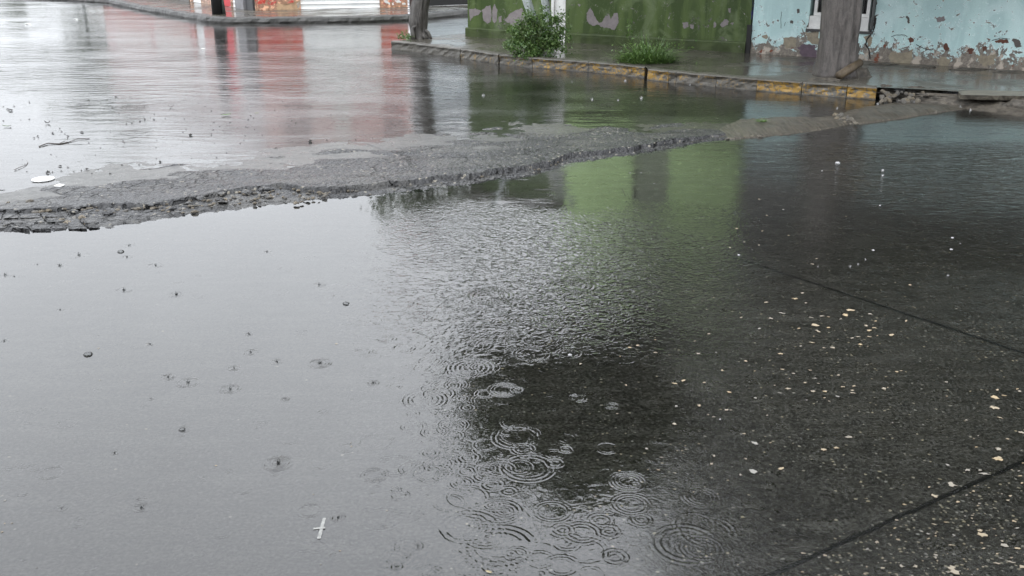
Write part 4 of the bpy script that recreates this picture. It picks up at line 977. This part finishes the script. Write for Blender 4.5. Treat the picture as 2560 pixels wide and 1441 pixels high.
# ================================================================== STONES, LITTER, RAIN
M_stone = material("cream_stone"); tt = M_stone[1]; oi = tt.new('ShaderNodeObjectInfo').outputs['Random']
cc = tt.mix(oi, (0.52, 0.43, 0.30), (0.30, 0.285, 0.26)); cc = tt.mix(tt.mr(tt.noise(tt.obj(), 3, 3), .4, .65, 0, .6), cc, (.12, .11, .10))
setb(tt, M_stone[2], cc, .3, tt.bump(tt.m('MULTIPLY', tt.noise(tt.obj(), 6, 3), .08), 1, 1)); M_stone = M_stone[0]
def unit_stone(seed, name='stone'):
    V = []; Fc = []; n, k = 10, 6
    for j in range(k + 1):
        th = math.pi * j / k
        for i in range(n):
            a = 2 * math.pi * i / n; d = Vector((math.sin(th) * math.cos(a), math.sin(th) * math.sin(a), math.cos(th)))
            q = 1 + .4 * mn.fractal(d * 1.3 + Vector((seed, seed, 0)), 1, 2, 2); V.append(d * q)
    for j in range(k):
        for i in range(n): a = j * n + i; b2 = j * n + (i + 1) % n; Fc.append((a, a + n, b2 + n, b2))
    me = bpy.data.meshes.new(name); me.from_pydata([tuple(v) for v in V], [], Fc); me.update(); me.materials.append(M_stone); return me
stones = [unit_stone(s_ * 3.7) for s_ in range(7)]
def place(me, name, p, sc3, rot, **kw):
    o = bpy.data.objects.new(name, me); COL.objects.link(o); o.location = p; o.scale = sc3; o.rotation_euler = rot; return props(o, **kw)
rs = random.Random(5)
def scatter_stones(pts, size, z, group, label, flat=.55):
    for px, py in pts:
        s_ = size * rs.uniform(.55, 1.35); p = G(px, py, z)
        place(rs.choice(stones), 'stone', p, (s_ * rs.uniform(.9, 1.5), s_ * rs.uniform(.7, 1.1), s_ * flat), (rs.uniform(-.3, .3), rs.uniform(-.3, .3), rs.uniform(0, 6.28)), label=label, cat='stone', group=group)
def along(px0, py0, px1, py1, n, jx, jy): return [(px0 + (px1 - px0) * rs.random() + rs.gauss(0, jx), py0 + 0 * n) if False else (lambda q: (px0 + (px1 - px0) * q + rs.gauss(0, jx), py0 + (py1 - py0) * q + rs.gauss(0, jy)))(rs.random()) for _ in range(n)]
scatter_stones(along(95, 528, 500, 518, 60, 8, 7), .017, .012, 'loose stones in the broken edge at the left', 'pale loose stone in the broken asphalt edge at the left of the picture')
scatter_stones([(152, 552), (240, 553), (185, 548), (205, 546), (215, 560), (170, 558), (45, 510), (75, 505), (20, 507)], .026, .006, 'large cream stones at the left waterline', 'large cream stone lying at the waterline of the left broken edge')
scatter_stones(along(500, 505, 820, 480, 80, 8, 10), .014, .018, 'grey rubble stones in the middle of the broken edge', 'grey rubble stone in the broken asphalt edge left of the middle')
scatter_stones(along(850, 470, 1420, 405, 45, 6, 9), .012, .014, 'small stones right of the middle of the broken edge', 'small stone on the broken asphalt edge right of the middle')
scatter_stones([(1820, 347), (1838, 344), (1862, 342), (1880, 341), (1900, 341)], .018, .010, 'stones at the left end of the concrete hump', 'pale stone at the left tip of the brushed concrete hump')
scatter_stones([(2088, 288), (2096, 291), (2103, 288), (2110, 297), (2118, 295), (2122, 302), (2128, 300), (2100, 300), (2112, 305), (2135, 305), (2094, 297), (2140, 309)], .026, .022, 'stones between the two concrete humps', 'white and dark stone in the gap between the two concrete humps', .8)
kp = [(rs.uniform(2195, 2300), rs.uniform(228, 256)) for _ in range(44)]
for px, py in kp:
    v = (py - 222) / 34; s_ = .026 * rs.uniform(.5, 1.3)
    place(rs.choice(stones), 'stone', G(px, py, .10 * (1 - v) + .03) + Vector((0, -.10, .01)), (s_ * 1.2, s_, s_ * .8), (rs.uniform(-1, 1), rs.uniform(-1, 1), rs.uniform(0, 6)), label='cream stone in the rubble spilling from the collapsed kerb', cat='stone', group='rubble at the collapsed kerb')

# flakes and chips in the near concrete
M_flake = material("cream_flake"); tt = M_flake[1]; oi = tt.new('ShaderNodeObjectInfo').outputs['Random']
setb(tt, M_flake[2], tt.mix(oi, (0.40, 0.31, 0.19), (0.27, 0.26, 0.235)), .4); M_flake = M_flake[0]
def flake_mesh(seed):
    r_ = random.Random(seed); n = 11; V = []; ASP = r_.uniform(.25, .8)
    for i in range(n):
        a = 2 * math.pi * i / n; q = r_.uniform(.3, 1.15); V.append((math.cos(a) * q, math.sin(a) * q * ASP))
    VV = [(x, y, 1) for x, y in V] + [(x * 1.05, y * 1.05, 0) for x, y in V]
    me = bpy.data.meshes.new('paint_chip'); me.from_pydata(VV, [], [tuple(range(n))] + [(i, i + n, (i + 1) % n + n, (i + 1) % n) for i in range(n)]); me.update(); me.materials.append(M_flake); return me
flakes = [flake_mesh(i) for i in range(16)]
big = [(1000,475,22),(1180,453,26),(1510,522,34),(1485,550,24),(1628,545,20),(1100,540,24),(1030,572,16),(850,567,16),(962,633,16),(1275,567,16),(1300,613,30),(1340,558,20),(1380,628,14),(1455,575,14),(1520,692,20),(1560,683,16),(1627,683,16),(1663,588,18),(1608,615,14),(1760,672,26),(1655,628,18),(1625,645,22),(1847,588,18),(1280,718,18),(1210,740,14),(1350,750,14),(1403,748,18),(1572,730,16),(595,785,22),(180,747,16),(228,735,14),(335,778,16),(700,778,8),(660,665,16),(630,960,14),(450,965,22),(505,948,22),(780,1018,18),(598,1098,16),(765,1125,30),(1237,960,22),(1135,997,32),(1085,1022,16),(1285,1012,18),(1357,1013,16),(1357,1052,14),(1435,1043,16),(1470,985,18),(1530,982,18),(1527,1022,20),(1717,995,18),(1718,1000,10),(1437,915,12),(1100,880,16),(880,830,14),(1090,785,20),(935,890,10),(2400,1003,20),(2385,1050,30),(2380,1110,32),(2415,1172,18),(2520,998,14),(2440,1038,16),(2545,1262,20),(2405,1362,22),(2405,1415,34),(2460,1300,20),(1505,1290,24),(1425,1353,14),(1350,1362,14),(1655,405,2),(935,1325,30),(870,1268,12),(690,1402,12),(450,1210,18),(880,1420,12),(225,1080,0)]
fl = [(1500 + x / 2.415, 560 + y / 2.415, s_ / 2.415 / 2 * 1.25) for x, y, s_ in big if s_ > 4]
fl += [(1800 + x / 3.267, 1000 + y / 3.267, s_ / 3.267 / 2) for x, y, s_ in [(505,562,100),(270,585,70),(2270,485,90),(2160,607,70),(2020,575,60),(1895,695,56),(1755,787,40),(1710,716,20),(1505,858,34),(2425,1050,30),(2320,1190,46),(2430,1218,36),(1895,1375,50),(1915,1408,100),(1598,1362,40),(2380,1328,44),(2295,1297,26),(2260,1338,40),(2465,1368,60),(2125,1070,30),(2140,1102,80),(1425,1052,26),(1700,1098,36),(680,1255,32),(845,408,36),(945,394,40),(1050,305,46)]]
fr_ = random.Random(99)
for i in range(70):      # loose scatter round the clusters
    cx, cy, sx, sy = fr_.choice([(2090, 800, 110, 50), (1640, 880, 90, 60), (2040, 990, 130, 40), (1750, 1080, 120, 90), (2430, 1080, 70, 90), (2000, 650, 200, 80), (1950, 560, 90, 50), (1700, 1180, 110, 60)])
    fl.append((fr_.gauss(cx, sx), fr_.gauss(cy, sy), fr_.uniform(1.6, 3.6)))
for i in range(130):     # corner slab, bottom right
    px = fr_.uniform(2000, 2560); py = 1455 - (px - 1880) * .46 + fr_.uniform(12, 260)
    if py < 1441: fl.append((px, py, fr_.uniform(1.5, 4.2)))
for px, py, r in fl:
    if px > 2580 or px < 900: continue
    p = G(px, py); k_ = (p - Vector((0, 0, H))).length / F; z = max(ground_z(p.x, p.y), .0) + .0008
    corner = py > 1455 - (px - 1880) * .46
    place(fr_.choice(flakes), 'paint_chip', (p.x, p.y, z), (min(r, 9) * k_ * 1.25, min(r, 9) * k_ * 1.8, .0014), (0, 0, fr_.uniform(-.6, .6) + (3.14 if fr_.random() > .5 else 0)), label='pale stone chip in the corner slab at the bottom right' if corner else 'cream flake on the wet concrete at the right', cat='chip', group='chips in the corner slab' if corner else 'flakes on the wet concrete')

# dark leaf scraps on the upper road
M_scrap = flat_paint("rotten_leaf", (0.016, 0.014, 0.012), .4, .3, 20)
def scrap_mesh(seed):
    r_ = random.Random(seed); mb = MB(); n = 9; V = []
    for i in range(n): a = 2 * math.pi * i / n; q = r_.uniform(.5, 1.1); V.append((math.cos(a) * q, math.sin(a) * q * .6, r_.uniform(.0, .5)))
    V.append((0, 0, r_.uniform(.6, 1.0))); me = bpy.data.meshes.new('leaf_scrap'); me.from_pydata(V, [], [(i, (i + 1) % n, n) for i in range(n)]); me.update(); me.materials.append(M_scrap); return me
scraps = [scrap_mesh(i) for i in range(6)]
sp = [(20, 275, 4), (26, 278, 6), (330, 310, 3), (132, 334, 5), (154, 330, 4), (170, 342, 5), (205, 332, 7), (95, 342, 4), (85, 346, 4), (362, 300, 4), (350, 305, 4), (385, 300, 4), (308, 355, 4), (476, 340, 7), (290, 243, 4), (120, 433, 8), (217, 425, 6), (150, 417, 5), (305, 414, 4), (348, 413, 4), (400, 406, 5), (508, 411, 6), (482, 418, 3), (275, 436, 4), (230, 435, 3), (185, 430, 3), (775, 356, 8), (780, 400, 6), (690, 372, 5), (620, 300, 4)]
sp += [(rs.uniform(0, 900), rs.uniform(250, 440), rs.uniform(1.3, 3.2)) for _ in range(110)]
for px, py, r in sp:
    if py > lerp_curve(far_px, px) - 12: continue
    p = G(px, py); k_ = p.length / F
    place(rs.choice(scraps), 'leaf_scrap', (p.x, p.y, .001), (r * k_, r * k_ * 1.3, r * k_ * .8), (0, 0, rs.uniform(0, 6)), label='tiny dark leaf scrap lying on the wet upper road', cat='leaf scrap', group='leaf scraps on the upper road')
def leaf_obj(px, py, L, rz, col, label, curl=.25):
    p = G(px, py); k_ = p.length / F; L = L * k_ / 2; V = []; Fc = []; n = 8
    for i in range(n + 1):
        s_ = -1 + 2 * i / n; w_ = .38 * (1 - s_ * s_) ** .8; z = .12 + curl * s_ * s_
        V += [(s_, -w_, z + .10), (s_, 0, z), (s_, w_, z + .10)]
    for i in range(n): a = 3 * i; Fc += [(a, a + 3, a + 4, a + 1), (a + 1, a + 4, a + 5, a + 2)]
    o = mesh('fallen_leaf', V, Fc, flat_paint('leaf_colour', col, .35, .3, 3), label=label, cat='leaf'); o.location = (p.x, p.y, .001); o.scale = (L, L, L); o.rotation_euler = (0, 0, rz)
leaf_obj(18, 318, 20, .1, (.05, .09, .02), 'narrow dark green leaf at the left edge of the upper road')
leaf_obj(119, 310, 16, -.3, (.02, .02, .02), 'curled black leaf on the upper road above the twig', .7)
leaf_obj(428, 270, 14, .6, (.05, .02, .02), 'curled dark brown leaf standing on the upper road', .9)
leaf_obj(642, 284, 9, .2, (.30, .32, .03), 'small yellow-green leaf on the pink reflection')
leaf_obj(565, 290, 24, .4, (.14, .24, .08), 'pale green leaf in the pink reflection left of the yellow leaf', .2)
leaf_obj(1222, 1432, 24, -.5, (.50, .42, .25), 'cream coloured leaf flake at the bottom edge of the picture', .1)
M_twig = bark_material("twig_bark", (.07, .05, .035), (.025, .02, .016), 4)
def twig(pts, r, label, side=None):
    pp = [G(*p) + Vector((0, 0, .006 + .004 * math.sin(i * 2))) for i, p in enumerate(pts)]; mb = MB(); mb.tube(pp, [r * (1 - .6 * i / len(pp)) for i in range(len(pp))], 6)
    if side: mb.tube([G(*p) + Vector((0, 0, .008)) for p in side], r * .5, 5)
    mb.build('twig', M_twig, smooth=True, label=label, cat='twig')
twig([(98, 368), (120, 361), (150, 361), (175, 356), (195, 350), (224, 348)], .0055, 'long dark twig lying on the upper road at the left', [(150, 361), (162, 355), (172, 358)])
twig([(36, 427), (50, 421), (66, 414), (70, 408), (67, 405)], .003, 'short thin bent twig near the white lid')
# white lid, wrappers, tape
p = G(108, 450); k_ = p.length / F; V = []; Fc = []; n = 40; prof = [(0, .004), (.70, .004), (.80, .007), (.92, .009), (1.0, .006), (1.0, 0)]
for r_, z in prof:
    for i in range(n): a = 2 * math.pi * i / n; V.append((math.cos(a) * r_ * 24 * k_, math.sin(a) * r_ * 24 * k_ * 1.1, z))
for j in range(len(prof) - 1):
    for i in range(n): a = j * n + i; b2 = j * n + (i + 1) % n; Fc.append((a, a + n, b2 + n, b2))
o = mesh('lid', V, Fc, flat_paint("white_plastic", (.75, .75, .74), .35, .15), label='round white plastic lid lying on the upper road at the left', cat='lid'); o.location = (p.x, p.y, .003)
M_litter = flat_paint("white_litter", (.72, .72, .70), .5, .2)
for px, py, r, lab in [(70, 62, 6, 'white wrapper on the far road at the upper left'), (190, 49, 4, 'small white scrap further up the far road'), (515, 47, 7, 'white litter left of the black post at the far kerb'), (597, 47, 8, 'white litter right of the black post at the far kerb'), (507, 123, 4, 'white scrap on the upper road below the red door'), (148, 466, 12, 'pale paper scrap by the broken edge, right of the lid')]:
    p = G(px, py); k_ = p.length / F; o = clod('litter', (p.x, p.y, .002), r * k_, r * k_ * .8, r * k_ * .35, M_litter, px, label=lab, cat='litter')
a_, b_ = G(811, 1296), G(797, 1348); c_, d_ = G(784, 1323), G(813, 1321); mb = MB()
def strip(a, b, w_, z=.0015):
    d = (b - a).normalized(); n_ = Vector((-d.y, d.x, 0)) * w_; mb.add([a + n_ + Vector((0, 0, z)), a - n_ + Vector((0, 0, z)), b - n_ + Vector((0, 0, z)), b + n_ + Vector((0, 0, z)), a + n_, a - n_, b - n_, b + n_], [(0, 1, 2, 3), (4, 0, 3, 7), (1, 5, 6, 2), (5, 1, 0, 4), (2, 6, 7, 3)])
strip(a_, b_, .0055); strip(c_, d_, .005, .0022)
mb.build('tape_scrap', flat_paint('wet_tape', (.34, .34, .32), .3, .4, 60), label='small white cross of torn tape in the puddle at the bottom', cat='tape')
for px, py in [(247, 871), (250, 951), (12, 1310), (5, 1331), (30, 1309), (877, 1108), (878, 1117), (841, 860), (655, 1315), (802, 1412), (92, 1420), (850, 1378), (967, 1277), (783, 1237), (540, 1165), (12, 1252)]:
    p = G(px, py); r = 3.2 * p.length / F
    place(fr_.choice(flakes), 'paint_chip', (p.x, p.y, .0006), (r, r * 1.4, .001), (0, 0, fr_.uniform(0, 6)), label='tiny white flake floating on the grey left puddle', cat='chip', group='white flakes on the left puddle')

# drops: bubbles, splash spikes
def drop_material(name, white):
    m, t, b = material(name); t.n.remove(b)
    fr = t.new('ShaderNodeFresnel'); fr.inputs['IOR'].default_value = 1.5; gl = t.new('ShaderNodeBsdfGlossy'); gl.inputs['Roughness'].default_value = .05
    tr = t.new('ShaderNodeBsdfTransparent'); tr.inputs[0].default_value = (.75, .76, .76, 1); df = t.new('ShaderNodeBsdfDiffuse'); df.inputs[0].default_value = (.8, .8, .8, 1)
    m1 = t.new('ShaderNodeMixShader'); m1.inputs[0].default_value = white; t.l.new(tr.outputs[0], m1.inputs[1]); t.l.new(df.outputs[0], m1.inputs[2])
    mx = t.new('ShaderNodeMixShader'); t.l.new(fr.outputs[0], mx.inputs[0]); t.l.new(m1.outputs[0], mx.inputs[1]); t.l.new(gl.outputs[0], mx.inputs[2])
    out = [n for n in t.n if n.type == 'OUTPUT_MATERIAL'][0]; t.l.new(mx.outputs[0], out.inputs[0]); return m
M_bub = drop_material("bubble_film", .0); M_foam = drop_material("white_splash", .38)
def dome(mat, name):
    V = []; Fc = []; n, k = 16, 6
    for j in range(k + 1):
        th = math.pi / 2 * j / k
        for i in range(n): a = 2 * math.pi * i / n; V.append((math.sin(th) * math.cos(a), math.sin(th) * math.sin(a), math.cos(th) * .6))
    for j in range(k):
        for i in range(n): a = j * n + i; b2 = j * n + (i + 1) % n; Fc.append((a, a + n, b2 + n, b2))
    me = bpy.data.meshes.new(name); me.from_pydata(V, [], Fc); me.update(); me.shade_smooth(); me.materials.append(mat); return me
def crownlet(mat, name, seed, spikes=6):
    r_ = random.Random(seed); mb = MB(); mb.tube([(0, 0, -.1), (0, 0, .3), (.05, 0, 1.0)], [.30, .16, .03], 7)
    for i in range(spikes): a = r_.uniform(0, 6.28); q = r_.uniform(.5, 1.0); mb.tube([(math.cos(a) * .3, math.sin(a) * .3, 0), (math.cos(a) * .8 * q, math.sin(a) * .8 * q, .7 * q)], [.12, .03], 5)
    me = bpy.data.meshes.new(name); me.from_pydata([tuple(v) for v in mb.V], [], mb.F); me.update(); me.materials.append(mat); return me
db_, dw_ = dome(M_bub, 'rain_bubble'), dome(M_foam, 'rain_bubble')
for px, py, r in [(220, 887, 11), (865, 760, 9), (302, 630, 8), (455, 1075, 9)]:
    p = G(px, py); q = r * p.length / F; place(db_, 'rain_bubble', (p.x, p.y, 0), (q, q, q), (0, 0, 0), label='clear rain bubble on the grey left puddle', cat='bubble', group='bubbles on the left puddle')
for px, py, r in [(2094, 408, 10), (2207, 426, 6), (2207, 439, 5), (1847, 638, 6), (1425, 888, 10), (2200, 514, 4.5), (2183, 626, 6), (2381, 595, 6), (2378, 624, 6), (2055, 428, 3.5), (1800, 1049, 5), (1603, 432, 3), (1636, 460, 3), (1575, 433, 3)]:
    p = G(px, py); q = .6 * r * p.length / F; place(dw_, 'rain_bubble', (p.x, p.y, 0), (q, q, q), (0, 0, 0), label='bright white rain bubble on the dark right side', cat='bubble', group='white bubbles on the dark side')
cd, cw = [crownlet(M_bub, 'splash', i) for i in range(3)], [crownlet(M_foam, 'splash', i + 9) for i in range(3)]
dl = SPLASHES
for px, py, r in dl:
    p = G(px, py); q = r * p.length / F; place(rs.choice(cd), 'splash', (p.x, p.y, 0), (q, q, q), (0, 0, rs.uniform(0, 6)), label='small raindrop splash on the grey left puddle', cat='splash', group='drop splashes on the left puddle')
for px, py, r in [(2125, 668, 7), (2145, 662, 6), (1563, 203, 7), (1603, 247, 8), (1208, 240, 8), (1480, 250, 8), (1430, 205, 4), (1545, 252, 6), (1695, 205, 9), (1725, 213, 5), (1800, 215, 5), (2215, 262, 9), (2245, 255, 9), (2285, 258, 9), (2270, 262, 8), (2400, 272, 10), (2425, 277, 7), (2195, 262, 7), (2093, 272, 6), (2163, 650, 6), (2370, 690, 6), (2400, 610, 4), (2045, 668, 4)]:
    p = G(px, py); q = .8 * r * p.length / F; place(rs.choice(cw), 'splash', (p.x, p.y, 0), (q, q, q), (0, 0, rs.uniform(0, 6)), label='white raindrop splash on the dark water at the right', cat='splash', group='white splashes at the right')

# cracked asphalt blocks at the far left of the broken edge
rb = random.Random(12); gx = [-40, 8, 52, 100, 150, 196, 238]; gy = [532, 546, 560, 574]
node = [[(x + rb.uniform(-9, 9) + (y - 532) * .5, y + rb.uniform(-3, 3) - max(0, x) * .012) for x in gx] for y in gy]
for r_ in range(3):
    for c_ in range(6):
        q4 = [node[r_][c_], node[r_][c_ + 1], node[r_ + 1][c_ + 1], node[r_ + 1][c_]]; cx = sum(a for a, b in q4) / 4; cy = sum(b for a, b in q4) / 4
        if c_ >= 4 and r_ == 0: continue
        zt = .018 - .004 * r_ + rb.uniform(-.002, .003); P4 = [G(cx + (a - cx) * .86, cy + (b - cy) * .84, zt) for a, b in q4]; cen = sum(P4, Vector()) / 4; ring4 = []
        for a, b in zip(P4, P4[1:] + P4[:1]):
            for i in range(5):
                p = a.lerp(b, i / 5); ring4.append(Vector((p.x + .010 * fbm(p.x, p.y, 14, 1.0), p.y + .010 * fbm(p.x, p.y, 14, 6.0), p.z + .003 * fbm(p.x, p.y, 10, 3.0))) - cen)
        m_ = len(ring4); V = [tuple(p) for p in ring4] + [(p.x * 1.03, p.y * 1.03, p.z - .03) for p in ring4] + [(0, 0, .002)]
        o = mesh('asphalt_block', V, [((i + 1) % m_, i, 2 * m_) for i in range(m_)] + [(i, (i + 1) % m_, (i + 1) % m_ + m_, i + m_) for i in range(m_)], M_asph, label='cracked grey asphalt block at the left edge of the picture beside the puddle', cat='asphalt block', group='cracked asphalt blocks at the left edge')
        o.location = cen; o.rotation_euler = (rb.uniform(-.05, .05), rb.uniform(-.05, .05), 0)

# broken lumps of kerb and earth where the pavement edge has collapsed
rq = random.Random(8)
labs = ['dark lump of broken kerb next to the cream rubble', 'flat broken kerb lump under the thin dark slab', 'brown earth lump below the root at the right', 'broken concrete lump lying in the water under the pale slab', 'rounded earth lump at the right edge of the picture', 'small broken lump just right of the last yellow kerb', 'low lump of wet earth at the waterline under the root', 'jagged concrete lump on top of the collapsed kerb']
for (px, py, z, rx, ry, rz), lab in zip([(2212, 226, .10, 20, 16, 13), (2330, 240, .06, 34, 20, 16), (2420, 258, .03, 30, 26, 15), (2470, 270, .0, 26, 20, 10), (2548, 272, .02, 40, 30, 20), (2204, 240, .03, 12, 12, 12), (2370, 262, .0, 36, 20, 9), (2290, 226, .12, 24, 14, 9)], labs):
    c = G(px, py, z); k_ = c.length / F
    clod('rubble_lump', c, rx * k_, ry * k_, rz * k_, M_earth if rq.random() < .6 else M_slab, px * .37, label=lab, cat='rubble')

rc_ = random.Random(31)
for i in range(46):
    px = rc_.uniform(0, 1380); e = lerp_curve(near_px, px); f = lerp_curve(far_px, px); py = e - (e - f) * rc_.uniform(.16, .55); k_ = G(px, py).length / F; r = rc_.uniform(3, 9) * (1.2 if px < 700 else .8)
    place(rc_.choice(stones), 'asphalt_crumb', G(px, py, .026 - .014 * abs((e - py) / (e - f) - .3)), (r * k_ * 1.5, r * k_ * 1.2, r * k_ * .45), (rc_.uniform(-.2, .2), rc_.uniform(-.2, .2), rc_.uniform(0, 6)), label='loose dark asphalt crumb lying on the broken strip', cat='crumb', group='asphalt crumbs on the broken strip')
crumb = {}
for o in [o for o in S.objects if o.name.startswith('asphalt_crumb')]:
    if o.data.name not in crumb:
        me = o.data.copy(); me.materials.clear(); me.materials.append(M_asph); crumb[o.data.name] = me; crumb[me.name] = me
    o.data = crumb[o.data.name]
